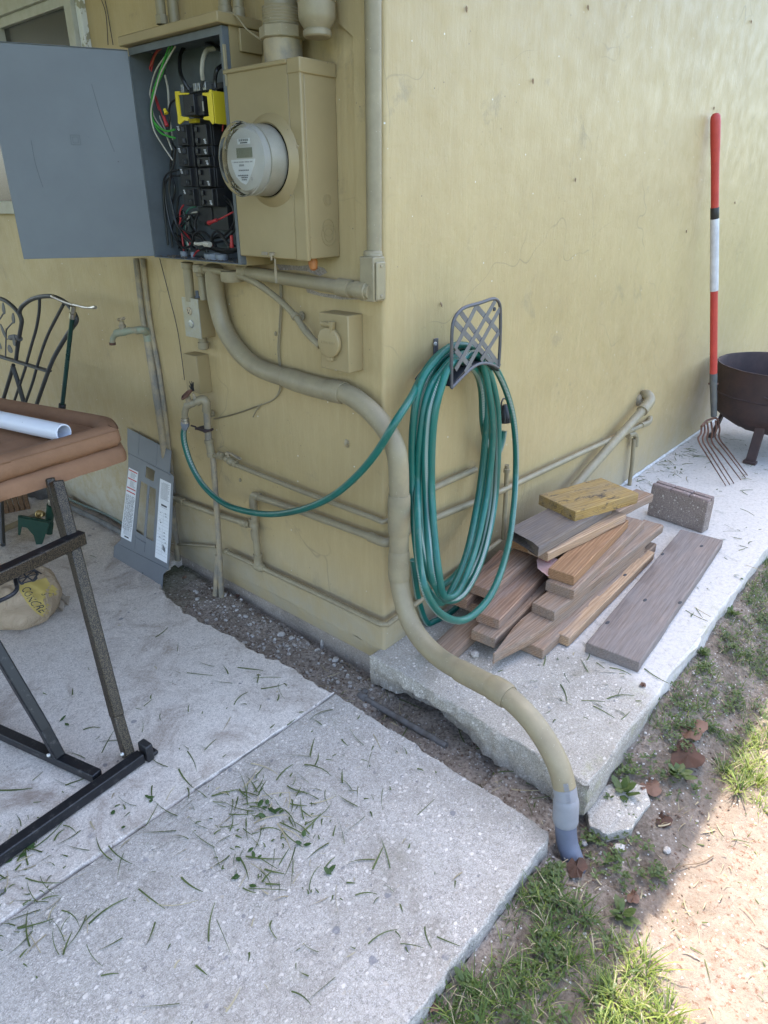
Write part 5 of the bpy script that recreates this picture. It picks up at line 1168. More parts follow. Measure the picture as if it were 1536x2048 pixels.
for nm, q, lines in (('warning_label', [(1100, 745), (1180, 785), (1120, 1382), (1030, 1335)], 52), ('directory_label', [(1367, 840), (1460, 885), (1425, 1565), (1323, 1510)], 46)):
    Q = [c8(*p, .0019) for p in q]; m = MB(); m.plate([Q], cn, .0005); lb_ = m.build(nm, PAPER, cvr, smooth=0)
    def bl(s, t, o=.0007, Q=Q): return Q[0].lerp(Q[1], s).lerp(Q[3].lerp(Q[2], s), t)+cn*o
    m = MB(); mr = MB(); mg = MB(); rnd = random.Random(len(nm))
    def stroke(M_, s0, s1, t0, t1): M_.plate([[bl(s0, t0), bl(s1, t0), bl(s1, t1), bl(s0, t1)]], cn, .0002)
    if nm == 'warning_label':
        for t0 in (.02, .135, .265, .315): stroke(mr, .06, .94, t0, t0+.016)
        for k in range(8): s0 = .3 if k % 2 else .28; stroke(mg, s0, rnd.uniform(.7, .92), .05+k*.0095, .0535+k*.0095)
        for k in range(8): stroke(mg, .3, rnd.uniform(.6, .92), .165+k*.011, .169+k*.011)
        t0 = .37
        while t0 < .86:
            s0 = .08
            while s0 < .9: s1 = min(.93, s0+rnd.uniform(.06, .2)); stroke(m if rnd.random() < .6 else mg, s0, s1, t0, t0+.006); s0 = s1+rnd.uniform(.02, .08)
            t0 += .0125
        for k in range(5): stroke(mg, .2, .9, .87+k*.015, .874+k*.015)
        stroke(m, .35, .75, .955, .975)
    else:
        for k in range(17): stroke(mg, .15 if k else .3, rnd.uniform(.75, .92), .03+k*.0125, .0345+k*.0125)
        stroke(m, .25, .75, .30, .322); stroke(mg, .2, .8, .335, .339)
        for k in range(14): stroke(mg, .05, .95, .40+k*.041, .4015+k*.041)
        stroke(mg, .5, .506, .40, .93)
        for s0, t0 in ((.2, .41), (.6, .40), (.65, .43), (.2, .50), (.25, .53), (.2, .62), (.24, .72), (.6, .64), (.62, .68), (.6, .72), (.7, .76)):
            P0 = [bl(s0+.02*j+rnd.uniform(-.01, .01), t0+rnd.uniform(-.008, .012), .001) for j in range(7)]; mg2 = MB(); m.tube(P0, .0005, 4)
        for k in range(4): stroke(m, .58+.06*k, .62+.06*k, .79+.01*k, .86+.006*k)
    m.build('print', INK, lb_, smooth=0); mg.build('fine_print', INKG, lb_, smooth=0)
    if mr.v: mr.build('red_heading', REDINK, lb_, smooth=0)
m = MB(); m.lathe(c8(1218, 1648, .002), cn, [(.0035, 0), (.0035, .0004)], 10); m.build('hole', INK, cvr)

# cushion
def rings(m, poly, spec):
    """poly CCW; spec = (inset, z) rings joined in order; last is filled"""
    n = len(poly); nr = []
    for i in range(n): d = poly[(i+1) % n]-poly[i-1]; nr.append(Vector((-d.y, d.x, 0)).normalized())
    o = len(m.v)
    for r_i, (ins, z) in enumerate(spec):
        for i, p in enumerate(poly): w_ = .004*fbm(p.x*9+r_i, p.y*9, z*9); m.v.append(Vector((p.x, p.y, 0))+nr[i]*(ins+w_)+Z*(z+.5*w_))
    for l in range(len(spec)-1):
        for i in range(n): j = (i+1) % n; m.f.append((o+l*n+i, o+l*n+j, o+(l+1)*n+j, o+(l+1)*n+i))
    for l, fl in ((0, True), (len(spec)-1, False)):
        for t in tessellate_polygon([[m.v[o+l*n+i] for i in range(n)]]): m.f.append(tuple(o+l*n+i for i in (t if not fl else t[::-1])))
CZ = .735
tip = G(243, 858, CZ); nl = G(0, 928, CZ); fl_ = G(0, 797, CZ); far = G(195, 831, CZ)
nd_ = (nl-tip).normalized(); fdv = (fl_-far).normalized()
def samp(a, b, n): return [a.lerp(b, i/n) for i in range(n)]
p1 = tip+nd_*1.3; p3 = far+fdv*1.25; p2 = p1+(p3-far)*.9
cor = catmull([far-fdv*-.0, G(222, 838, CZ), tip+Vector((-.004, .012, 0)), tip+nd_*.03], 4)[:-1]
poly = samp(tip+nd_*.03, p1, 50)+samp(p1, p2, 10)+samp(p2, p3, 20)+samp(p3, far, 40)+cor
area = sum(poly[i-1].x*poly[i].y-poly[i].x*poly[i-1].y for i in range(len(poly)))
if area < 0: poly = poly[::-1]
m = MB(); rings(m, poly, [(.03, CZ-.052), (.008, CZ-.05), (-.004, CZ-.035), (-.004, CZ-.018), (.0, CZ-.004), (.0015, CZ-.002), (.004, CZ+.004), (.025, CZ+.013), (.045, CZ+.010), (.058, CZ-.004), (.060, CZ-.016), (.09, CZ-.020), (.2, CZ-.017)])
cu = thing('cushion', 'brown canvas cushion with padded rim lying on the metal frame', 'cushion', tuple(tip-Z*.05))
m.build('padded_top', CUSH, cu, smooth=60)
m = MB(); m.tube([p+Z*(.0005) for p in poly]+[poly[0]], .0016, 6); m.build('seam_piping', CUSH, cu)
m = MB(); poly2 = []
cxm = sum((p for p in poly), Vector())/len(poly)
rings(m, poly, [(.03, CZ-.098), (.0, CZ-.097), (-.012, CZ-.095), (-.011, CZ-.08), (-.007, CZ-.062), (.004, CZ-.052), (.03, CZ-.051)])
m.build('lower_skirt', CUSH, cu, smooth=60)
# white pipe on the cushion
a = G(128, 866, .752); b = G(0, 839, .752); d = (b-a).normalized(); a = a+Z*.0; 
pp = thing('pvc_pipe', 'white plastic pipe with open end lying on the brown cushion', 'pipe', tuple(a))
m = MB(); k = 1.0; m.lathe(a, d, [(.0215, .4), (.0215, .0), (.0245, .0), (.0255, .001), (.0255, 1.1), (.0215, 1.1)], 32); m.build('tube', PVC, pp)
# folding frame
F0 = G(256, 1503, -.03); A1 = G(112, 962, .66)
fr_ = thing('folding_frame', 'hammered bronze and black square tube frame under the brown cushion', 'frame', tuple(F0))
def onleg(ypx):
    lo, hi = 0., 1.
    for _ in range(40):
        t = (lo+hi)/2; p = F0.lerp(A1, t)-CP; y = 1024-FPX*p.dot(UP)/p.dot(FW)
        if y > ypx: lo = t
        else: hi = t
    return F0.lerp(A1, lo)
lw = .031; kk = onleg(1432)+RT*-.004
m = MB(); m.bar(kk, A1, lw, lw, up=(0, 1, .2)); m.build('leg', HAMM, fr_, bevel=.004)
m = MB(); m.bar(F0+Z*-.02, kk+(kk-F0)*.06, lw*.93, lw*.93, up=(0, 1, .2)); m.build('leg_foot', HAMM, fr_, bevel=.004)
m = MB(); m.bar(A1+RT*-.02+Vector((.01, .02, 0)), onleg(1110)+RT*-.03+FW*.04, lw*.8, lw*.8, up=(0, 1, .2)); m.build('inner_leg', HAMM, fr_, bevel=.004)
zc = onleg(1078).z; ca = G(161, 1072, zc)-Vector((0, .012, 0)); cb = G(-60, 1180, zc)
m = MB(); m.bar(ca, cb, .032, .034); m.build('crossbar', HAMM, fr_, bevel=.003)
m = MB(); m.bar(ca+Z*.0175, cb+Z*.0175, .029, .002); m.build('crossbar_top', HAMB, fr_)
ra = G(283, 1512, -.048); rb = G(-80, 1768, -.048)
m = MB(); m.bar(ra, rb, .031, .031); m.build('foot_rail', HAMB, fr_, bevel=.003)
rc = G(196, 1553, -.048); rd_ = G(-80, 1428, -.048); m = MB(); m.bar(rc, rd_, .030, .028); m.build('side_rail', HAMB, fr_, bevel=.003)
e = G(285, 1506, -.04); du = (ra-rb).normalized(); m = MB(); m.box(e+du*.012, (.022, .04, .055), (du, Vector((-du.y, du.x, 0)), Z)); m.box(e+du*.03-Z*.018, (.02, .03, .012), (du, Vector((-du.y, du.x, 0)), Z)); m.build('end_cap', BLACK, fr_, bevel=.004)
lb0 = G(118, 1512, -.035); lb1 = hit(0, 1312, (0, .50, 0), (0, 1, 0)); lb2 = lb1+(lb1-lb0)*1.6; lbm = lb0.lerp(lb1, .28)+RT*.004
m = MB(); m.bar(lbm, lb2, .030, .030, up=(1, 0, 0)); m.build('back_leg', HAMB, fr_, bevel=.004); m = MB(); m.bar(lb0, lbm+(lbm-lb0)*.12, .029, .029, up=(1, 0, 0)); m.build('back_leg_foot', HAMB, fr_, bevel=.004)
for q in (G(102, 1507, -.02)-FW*.012, F0-FW*.02+RT*-.008): m = MB(); m.lathe(q, -FW, [(.0055, 0), (.0055, .003), (.003, .005)], 10); m.build('bolt', ALU, fr_)
m = MB(); zz = zc-.03; m.tube(catmull([G(23, 1135, zz), G(32, 1165, zz-.02), G(33, 1180, zz-.03), G(18, 1193, zz-.035), G(-20, 1210, zz-.04)], 5), .0055, 8); m.build('hook_rod', HAMB, fr_)
# trellis / bench back in black iron
TX = .19
def c7(x, y, o=TX): return L(x/5.12, 560+y/5.12, o)
tb = thing('metal_bench', 'black iron garden bench back with arched bars and grey leaves behind the cushion', 'bench', tuple(L(40, 900, TX)))
def rod(px, r, name, mat=TRELL, sm=True):
    m = MB(); p = [c7(*q) for q in px]; m.tube(catmull(p, 6) if sm else p, r, 9); return m.build(name, mat, tb)
rod([(165, 810), (185, 650), (215, 480), (222, 410), (203, 350), (205, 310), (235, 260), (310, 205), (400, 175), (480, 165), (545, 170), (620, 200), (690, 245), (735, 300), (775, 370), (783, 420), (745, 480), (690, 560), (610, 690), (550, 800), (500, 920), (450, 1060), (375, 1275), (300, 1480)], .0085, 'arch')
rod([(405, 190), (400, 330), (370, 500), (330, 640), (285, 800), (250, 930), (150, 1230), (90, 1420)], .006, 'bar'); rod([(650, 250), (580, 380), (490, 560), (430, 720), (375, 900), (330, 1060), (262, 1255), (200, 1450)], .006, 'bar')
rod([(-60, 180), (0, 190), (60, 215), (130, 270), (190, 340), (215, 400), (222, 440)], .0085, 'arch'); rod([(138, 870), (95, 1020), (35, 1215), (-20, 1400)], .0085, 'bar')
m = MB(); m.bar(c7(-60, 765), c7(505, 935), .010, .022, up=(1, 0, 0)); m.build('rail', TRELL, tb, bevel=.002)
rod([(130, 880), (180, 1030), (240, 1240), (290, 1420)], .010, 'strut', sm=False); rod([(205, 600), (150, 585), (110, 590)], .012, 'bracket', LEAFM, False)
for cx_, cy_, rx, ry, an in ((40, 290, 26, 60, .25), (140, 390, 26, 55, .35), (35, 520, 25, 70, -.35), (148, 620, 26, 58, .3), (105, 705, 42, 40, 0), (0, 660, 20, 45, -.2)):
    c = c7(cx_, cy_, TX+.012); s = (c-CP).dot(FW)/FPX/5.12; m = MB(); pts = []
    for a in np.linspace(0, 6.283, 16, endpoint=False):
        x_, z_ = rx*math.cos(a)*(1-.25*math.sin(a)), ry*math.sin(a); pts.append(c+U*s*(x_*math.cos(an)+z_*math.sin(an))*1.3+Z*s*(z_*math.cos(an)-x_*math.sin(an))*1.05)
    m.plate([pts], NX, .003); m.build('leaf', LEAFM, tb, bevel=.001)
rod([(65, 500), (60, 640), (58, 790)], .003, 'stem', LEAFM); rod([(135, 430), (80, 490), (62, 520)], .003, 'stem', LEAFM); rod([(35, 340), (0, 400)], .003, 'stem', LEAFM); rod([(110, 590), (60, 610)], .0025, 'stem', LEAFM)
m = MB(); m.tube([G(2, 1000, .03), G(6, 1090, PZ+.01)], .011, 8); m.build('leg', TRELL, tb)
# sprinkler
sh = L(147, 612, .20); sb = G(98, 1045, .0); 
sp = thing('sprinkler', 'tall dark green pole sprinkler with metal arms and green base', 'sprinkler', tuple(G(80, 1100, PZ)))
def spol(ypx):
    lo, hi = 0., 1.
    for _ in range(40):
        t = (lo+hi)/2; p = sh.lerp(sb, t)-CP; y = 1024-FPX*p.dot(UP)/p.dot(FW)
        if y < ypx: lo = t
        else: hi = t
    return sh.lerp(sb, lo)
m = MB(); m.tube([spol(633), spol(960)], .0085, 14); m.build('pole', DGREEN, sp)
m = MB(); a = spol(808); m.lathe(a, sb-sh, [(.011, 0), (.014, .003), (.014, .022), (.011, .03)], 12); m.build('collar', BLACK, sp)
m = MB(); dn_ = (sb-sh).normalized(); m.lathe(spol(600), dn_, [(.004, 0), (.010, .003), (.010, .022), (.007, .024), (.007, .028), (.011, .03), (.011, .05), (.009, .052)], 14); m.build('head', SILV, sp)
for px in ([(742, 255), (660, 225), (590, 195), (530, 165)], [(750, 255), (800, 265), (860, 280), (920, 285), (980, 278)]):
    m = MB(); c = catmull([c7(*q, .20) for q in px], 5); m.tube(c, [.0045]*(len(c)-3)+[.006]*3, 8); m.build('spray_arm', SILV, sp)
q = spol(1000); m = MB(); m.lathe(q, dn_, [(.012, 0), (.013, .002), (.013, .025), (.011, .027)], 14); m.build('brass_sleeve', SILV, sp)
m = MB(); q = spol(1010); m.tube([q, spol(1045)], .018, 12); m.tube([spol(1045), spol(1045)+Vector((-.01, 0, -.055))], [.02, .014], 12); m.build('body', DGREENP, sp)
m = MB(); q = G(80, 1028, .06); m.lathe(q+FW*.02, -FW, [(.014, 0), (.014, .02), (.018, .022), (.018, .030), (.012, .032), (.012, .024), (0, .02)], 22); m.build('inlet', BRASS, sp)
bp_ = [(37, 1033), (45, 1035), (95, 1040), (104, 1040), (104, 1052), (94, 1057), (40, 1050)]
m = MB(); vp = Vector((-.70, -.71, 0)); q0 = G(80, 1088, PZ); m.plate([[hit(x, y, q0, vp) for x, y in [(37, 1030), (100, 1042), (98, 1052), (92, 1068), (84, 1090), (70, 1100), (73, 1088), (68, 1070), (55, 1055), (44, 1052), (41, 1070), (37, 1068)]]], vp, .006); m.build('base_plate', DGREENP, sp, bevel=.001)
m = MB(); m.bar(hit(38, 1033, q0, vp), hit(100, 1044, q0, vp), .03, .005); m.build('base_plate', DGREENP, sp, bevel=.001)
# wooden block and lump behind
a = G(0, 1030, PZ); b = G(62, 1018, PZ); d = (b-a).normalized(); n_ = Vector((-d.y, d.x, 0)); 
if n_.y < 0: n_ = -n_
m = MB()
for k in range(14): m.box(b-d*(.012+.024*k)+n_*.045+Z*.06, (.0215, .09, .13), (d, n_, Z))
tag(m.build('wood_block', W_BLOCK, None, bevel=.004), 'ribbed brown timber block on the patio behind the cushion frame', 'timber block')
m = rock(G(70, 1005, PZ)+Vector((.06, .06, .05)), .075, 5.1, 3, (1, 1, 1)); tag(m.build('concrete_lump', dirty('dark_rough_concrete', (.09, .085, .08), (.16, .15, .14), 20, .9, bs=.8)), 'dark rough concrete lump beside the timber block', 'rubble')
# bag of concrete mix
bcx = Vector((-.665, 1.235, PZ)); RH_ = Vector((RT.x, RT.y, 0)).normalized(); FH = Vector((FW.x, FW.y, 0)).normalized()
m = MB(); NU, NV = 96, 52
for j in range(NV+1):
    v_ = -math.pi/2+math.pi*j/NV
    for i in range(NU):
        u_ = 2*math.pi*i/NU; pw = lambda c, e: math.copysign(abs(c)**e, c)
        x = .165*pw(math.cos(v_), .55)*pw(math.cos(u_), .7); y = .13*pw(math.cos(v_), .55)*pw(math.sin(u_), .7); z = .098+.098*pw(math.sin(v_), .6)
        f = 1+.07*fbm(x*8, y*8, z*8)+.05*(.3-abs(fbm(x*16+4, y*16, z*9))); top = max(0, z-.1)*1.2
        lean_ = .25*z
        m.v.append(bcx+RH_*((x*(1-top*1.3))*f-lean_*.2)+FH*(y*(1-top)*f)+Z*max(0.002, z*(1+.12*fbm(x*7, 3, y*7))))
for j in range(NV):
    for i in range(NU): k = (i+1) % NU; m.f.append((j*NU+i, j*NU+k, (j+1)*NU+k, (j+1)*NU+i))
bag = thing('cement_bag', 'crumpled brown paper bag of concrete mix with yellow printed band under the frame', 'bag', tuple(bcx))
bvt = BVHTree.FromPolygons([tuple(v) for v in m.v], m.f)
m.build('sack', BAGP, bag, smooth=60)
def drape(M_, off):
    """lay flat artwork onto the sack surface along the facing direction"""
    dv = (FH*.85-Z*.52).normalized()
    for i, v in enumerate(M_.v):
        h = bvt.ray_cast(v-dv*.5, dv, 2.)
        if h[0] is not None: M_.v[i] = h[0]-dv*off
        else: M_.v[i] = None
    keep = [f for f in M_.f if all(M_.v[i] is not None for i in f)]
    mp = {}; vs = []; 
    for f in keep:
        for i in f:
            if i not in mp: mp[i] = len(vs); vs.append(M_.v[i])
    M_.v = vs; M_.f = [tuple(mp[i] for i in f) for f in keep]; return M_
# artwork frame anchored on the facing side
A0 = G(48, 1168, .12); tu_ = (G(100, 1262, -.03)-A0); tu_ = tu_.normalized(); tw_ = tu_.cross(-FW).normalized()
if tw_.dot(RT) < 0: tw_ = -tw_
m = MB(); NN, MM = 40, 14
for i in range(NN+1):
    for j in range(MM+1): s = i/NN; m.v.append(A0+tu_*(.165*s-.005)+tw_*((-.020+(.062)*j/MM)))
for i in range(NN):
    for j in range(MM): a = i*(MM+1)+j; m.f.append((a, a+1, a+MM+2, a+MM+1))
drape(m, .004).build('yellow_band', BAGY, bag)
for s, sz, x_, y_ in (('CONCRETE MIX', .0275, .010, -.014), ('STRENGTH', .0195, .050, .018)):
    m = txt(s, sz, A0+tu_*x_+tw_*(y_), tu_, -tw_ if False else (tw_ if tw_.z > 0 else tw_), -FW, INK, None, '', .0, wfac=.9)
    # letters read downwards along the band
    drape(m, .0058).build('lettering', INK, bag, smooth=0)
m = MB(); c = A0-tu_*.028+tw_*.004; hexo = [c+(tu_*math.cos(a)+tw_*math.sin(a))*.030 for a in np.linspace(.5, 6.78, 6, endpoint=False)]; hexi = [c+(tu_*math.cos(a)+tw_*math.sin(a))*.022 for a in np.linspace(.5, 6.78, 6, endpoint=False)]
o = len(m.v); m.v += hexo+hexi
for i in range(6): j = (i+1) % 6; m.f.append((i, j, 6+j, 6+i))
for k in range(3):
    a = hexi[k]; b = hexi[k+3]; w_ = (b-a).cross(FW).normalized()*.002; o = len(m.v)
    nseg = 8
    for q in range(nseg+1): m.v += [a.lerp(b, q/nseg)-w_, a.lerp(b, q/nseg)+w_]
    for q in range(nseg): m.f.append((o+q*2, o+q*2+1, o+q*2+3, o+q*2+2))
drape(m, .0058).build('emblem', INK, bag, smooth=0)
m = MB(); fp0 = G(88, 1185, -.0); rows = 10
for i in range(16):
    for j in range(9):
        s = i/15; t_ = j/8-.5; p = fp0+(G(134, 1214, PZ+.004)-fp0)*s; w_ = .02+.035*s
        m.v.append(p+Z*(.012*fbm(s*6, t_*7, 2)+.012+.01*math.sin(t_*14+s*3)*(.3+s))+FH*(t_*w_*2.0)*.8+RH_*t_*.01)
for i in range(15):
    for j in range(8): a = i*9+j; m.f.append((a, a+1, a+10, a+9))
m.build('torn_flap', dirty('grey_bag_paper', (.30, .24, .18), (.18, .14, .10), 30, .85, bs=.6), bag, smooth=70)

# ============================================================ SMALL WALL DETAILS
for i, (q, lbl) in enumerate((((930, 17), 'small brown cocoon high on the right wall, nearest the corner'), ((1173, 14), 'small cocoon at the top edge of the right wall, mid width'), ((1500, 43), 'small cocoon in the top right corner of the wall'), ((1063, 161), 'cocoon on the right wall above the hose hanger'), ((1426, 216), 'tiny cocoon just left of the fork handle top'), ((1149, 359), 'cocoon on the open middle of the right wall'), ((1371, 462), 'cocoon left of the white sleeve of the fork'), ((1468, 405), 'cocoon on the wall right of the fork handle'), ((879, 608), 'dark cocoon above the hose hanger bracket'))):
    p = R(*q, 0); m = MB(); ax = Vector((.3*math.sin(i), -.15, -1)).normalized(); m.lathe(p+Vector((0, -.004, .006)), ax, [(0, 0), (.0018, .002), (.003, .006), (.0022, .012), (0, .017)], 8)
    tag(m.build('cocoon', COCOON), lbl, 'cocoon', 'brown cocoons stuck on the wall')
for q, lbl in (((482, 959), 'pale cocoon below the thin pipe, left of the hose curve'), ((711, 961), 'pale cocoon above the green hose near the corner'), ((553, 666), 'cocoon beside the twin cable on the left wall')):
    p = L(*q, 0); m = MB(); m.lathe(p+Vector((-.004, 0, .006)), (0.05, .1, -1), [(0, 0), (.003, .002), (.0048, .007), (.003, .014), (0, .016)], 7)
    tag(m.build('cocoon', PIPE), lbl, 'cocoon', 'brown cocoons stuck on the wall')
m = MB(); p = L(694, 887, .001)
for k in range(9): a = k*.7; m.add([p, p+U*math.cos(a)*.016*random.uniform(.5, 1.1)+Z*math.sin(a)*.014, p+U*math.cos(a+.5)*.012+Z*math.sin(a+.5)*.014+NX*.003], [(0, 1, 2)])
m.build('wall_chip', PIPEW, house, smooth=0)
m = MB(); a, b = Vector((1.0, -.002, .001)), Vector((8.9, -.002, .001)); n = 160
for i in range(n+1):
    p = a.lerp(b, i/n); w_ = .006+.004*fbm(i*.7, 2, 1); m.v += [p+Z*(w_+.004), p+Vector((0, -w_-.005, .002))]
for i in range(n): m.f.append((i*2, i*2+1, i*2+3, i*2+2))
m.build('sealant_line', dirty('white_sealant', (.62, .62, .6), (.4, .39, .36), 40, .8, bs=.3), house)

# ============================================================ GROUND COVER
rg = random.Random(21)
def inpoly(x, y, P):
    c = False; n = len(P); j = n-1
    for i in range(n):
        if (P[i][1] > y) != (P[j][1] > y) and x < (P[j][0]-P[i][0])*(y-P[i][1])/(P[j][1]-P[i][1])+P[i][0]: c = not c
        j = i
    return c
def pixof(p):
    d = Vector(p)-CP; return 768+FPX*d.dot(RT)/d.dot(FW), 1024-FPX*d.dot(UP)/d.dot(FW)
def blade(m, p, ln, wd, ang, lean, bend):
    """curved tapering blade, 4 segments"""
    d = Vector((math.cos(ang), math.sin(ang), 0)); s = Vector((-d.y, d.x, 0)); o = len(m.v); pos = Vector(p); th = lean; st = ln/4
    for k in range(5):
        w_ = wd*(1-(k/4)**1.6)*.5+.0001; m.v += [pos-s*w_, pos+s*w_]
        pos = pos+(Z*math.cos(th)+d*math.sin(th))*st; th += bend
    for k in range(4): m.f.append((o+2*k, o+2*k+1, o+2*k+3, o+2*k+2))
gm, gy, gd = MB(), MB(), MB()
def tuft(x, y, n, ln, spread=.02, yel=.1, dry=.05, wd=.0028, z=None):
    for _ in range(n):
        a = rg.uniform(0, 6.283); r = spread*rg.random(); px, py = x+r*math.cos(a), y+r*math.sin(a); zz = (gz(px, py) if z is None else z)-.003
        M_ = gm; q = rg.random()
        if q < dry: M_ = gd
        elif q < dry+yel: M_ = gy
        blade(M_, (px, py, zz), ln*rg.uniform(.5, 1.25), wd*rg.uniform(.6, 1.3), a+rg.uniform(-.6, .6), rg.uniform(.15, .9), rg.uniform(.1, .45))
PA = [(790, 2100), (860, 1925), (930, 1850), (1010, 1775), (1110, 1780), (1180, 1830), (1230, 1870), (1260, 2100)]
PB = [(1340, 1352), (1536, 1110), (1600, 1100), (1600, 1470), (1500, 1520), (1430, 1480), (1360, 1480), (1290, 1500), (1220, 1570), (1200, 1560)]
PS = [(1180, 2100), (1230, 1900), (1290, 1880), (1330, 1990), (1420, 2100)]
PS2 = [(1440, 1545), (1536, 1440), (1536, 1640), (1480, 1590)]
def scatter(P, x0, x1, y0, y1, n, fn):
    k = 0; tr = 0
    while k < n and tr < n*60:
        tr += 1; x, y = rg.uniform(x0, x1), rg.uniform(y0, y1)
        if y > -.765 and x > -.1 and y < .01: continue
        if x < -.215 and y > -.75: continue
        px, py = pixof((x, y, gz(x, y)))
        if inpoly(px, py, P) and fbm(x*7, y*7, 9) > -.18: fn(x, y); k += 1
scatter(PA, -1.0, 0, -1.3, -.6, 260, lambda x, y: tuft(x, y, rg.randint(3, 9), rg.uniform(.025, .07), .016, .15, .12, .0028))
scatter(PB, -.2, 2.6, -1.5, -.7, 430, lambda x, y: tuft(x, y, rg.randint(4, 9), rg.uniform(.018, .042), .022, .12, .12))
scatter(PS, -1.0, 0, -1.4, -.7, 55, lambda x, y: tuft(x, y, rg.randint(6, 12), rg.uniform(.03, .06), .02, .75, .08, .003))
scatter(PS2, 0, 1.5, -1.4, -.8, 42, lambda x, y: tuft(x, y, rg.randint(8, 14), rg.uniform(.035, .06), .02, .75, .08, .003))
for _ in range(1500):
    x = rg.uniform(1.2, 6); y = rg.uniform(-2.6, -.79)
    if y < -1.15 and fbm(x*2, y*2, 4) < .05: continue
    tuft(x, y, 5, rg.uniform(.02, .045), .03, .2, .15, .0035)
for _ in range(260):
    x = rg.uniform(-.6, 1.4); y = rg.uniform(-1.6, -.79); tuft(x, y, 3, rg.uniform(.012, .03), .02, .2, .5)
for q in ((1050, 1740), (1010, 1790), (1085, 1800), (960, 1860), (900, 1960), (1000, 1950), (1080, 1920)):
    p = G(*q, -.14); tuft(p.x, p.y, 16, .055, .012, .1, .1, .003)
for q in ((1290, 1950), (1230, 2010), (1330, 2040), (1480, 1580), (1515, 1560), (1500, 1530)):
    p = G(*q, -.14); tuft(p.x, p.y, 24, .075, .015, .8, .05, .0034)
def stuff(m, name, mat, label, cat):
    ob = m.build(name, mat, None, loc=(0, 0, 0), smooth=0); tag(ob, label, cat); return kind(ob, 'stuff')
# clover-like ground cover
wm = MB()
def leaflet(m, p, ang, ln, wd, tilt):
    d = Vector((math.cos(ang), math.sin(ang), 0)); s = Vector((-d.y, d.x, 0)); u = d*math.cos(tilt)+Z*math.sin(tilt); nn_ = s.cross(u)*-1; o = len(m.v)
    m.v += [Vector(p), Vector(p)+u*ln*.35+s*wd*.5+nn_*-.1*wd, Vector(p)+u*ln*.35-s*wd*.5+nn_*-.1*wd, Vector(p)+u*ln*.75+s*wd*.4, Vector(p)+u*ln*.75-s*wd*.4, Vector(p)+u*ln, Vector(p)+u*ln*.35, Vector(p)+u*ln*.75]
    m.f += [(o, o+6, o+1), (o, o+2, o+6), (o+1, o+6, o+7, o+3), (o+6, o+2, o+4, o+7), (o+3, o+7, o+5), (o+7, o+4, o+5)]
def rosette(m, x, y, n, sz, z=None, up=.5, h=.0):
    z0 = gz(x, y) if z is None else z
    for k in range(n):
        a = 6.283*k/n+rg.uniform(-.4, .4); leaflet(m, (x+rg.uniform(-1, 1)*sz*.2, y+rg.uniform(-1, 1)*sz*.2, z0+h+rg.uniform(.001, .008)), a, sz*rg.uniform(.7, 1.2), sz*rg.uniform(.45, .6), rg.uniform(.05, up))
def clover(x, y):
    for _ in range(rg.randint(3, 7)): rosette(wm, x+rg.gauss(0, .015), y+rg.gauss(0, .015), rg.choice((3, 4, 5)), rg.uniform(.008, .015), None, .6, rg.uniform(.002, .02))
PC = [(1180, 1580), (1330, 1400), (1536, 1150), (1536, 1420), (1420, 1560), (1380, 1640), (1330, 1760), (1200, 1780), (1170, 1700)]
scatter(PC, -.3, 2.2, -1.3, -.7, 120, clover); scatter(PA, -1, 0, -1.3, -.6, 26, clover)
scatter([(1040, 1740), (1130, 1730), (1190, 1790), (1060, 1800)], -.5, 0, -1, -.6, 12, clover)
stuff(wm, 'ground_cover', WEED, 'low clover-like weeds spread through the lawn edge', 'weeds')
# larger weeds, each its own plant
for q, n, sz, lbl in (((1352, 1560), 9, .04, 'pale upright broad-leaved weed beside the brown dead leaf'), ((1245, 1590), 6, .05, 'dark broad-leaved weed next to the flat stone'), ((1290, 1300), 8, .03, 'small leafy weed at the path edge above the orange leaf'), ((1240, 1840), 9, .035, 'bright leafy weed at the edge of the sunlight'), ((930, 1985), 8, .03, 'dark weed in the grass by the patio edge'), ((1100, 1760), 8, .022, 'small round-leaved weed at the foot of the plastic conduit'), ((1440, 1255), 8, .03, 'leafy weed near the right end of the path edge')):
    p = G(*q, -.13); m = MB(); x, y = p.x, p.y
    if y > -.77: y = -.785 if x > -.1 else y
    rosette(m, x, y, n, sz, None, .9, .004); rosette(m, x, y, n//2, sz*.7, None, 1.2, .012); m.tube([(x, y, gz(x, y)-.01), (x, y, gz(x, y)+.02)], .0015, 5)
    tag(m.build('weed', WEED, None, smooth=0), lbl, 'weed', 'larger weeds in the lawn edge')
# dead leaves
def deadleaf(q, sz, lbl, z=None, mat=DEADL, seed=1, cat='dead leaf'):
    p = G(*q, -.14 if z is None else z); z0 = (gz(p.x, p.y)+.006) if z is None else z+.003; m = MB(); n = 18; ctr = Vector((p.x, p.y, z0+.006)); o = []
    for k in range(n):
        a = 6.283*k/n; r = sz*(.62+.28*abs(math.cos(a*1.5+seed))+.2*rg.random()); o.append(Vector((p.x+r*math.cos(a), p.y+.7*r*math.sin(a), z0+.010*fbm(math.cos(a)*2+seed, math.sin(a)*2, 1)+.004*rg.random())))
    m.v = [ctr]+[ctr.lerp(v, .5)+Z*.004*rg.uniform(-1, 1) for v in o]+o
    for k in range(n): j = (k+1) % n; m.f += [(0, 1+k, 1+j), (1+k, 1+n+k, 1+n+j, 1+j)]
    tag(m.build('leaf', mat, None, smooth=60), lbl, cat, 'dead leaves on the ground')
BARK = leafmat('dark_bark', (.05, .028, .018), (.09, .045, .03), .9, .02)
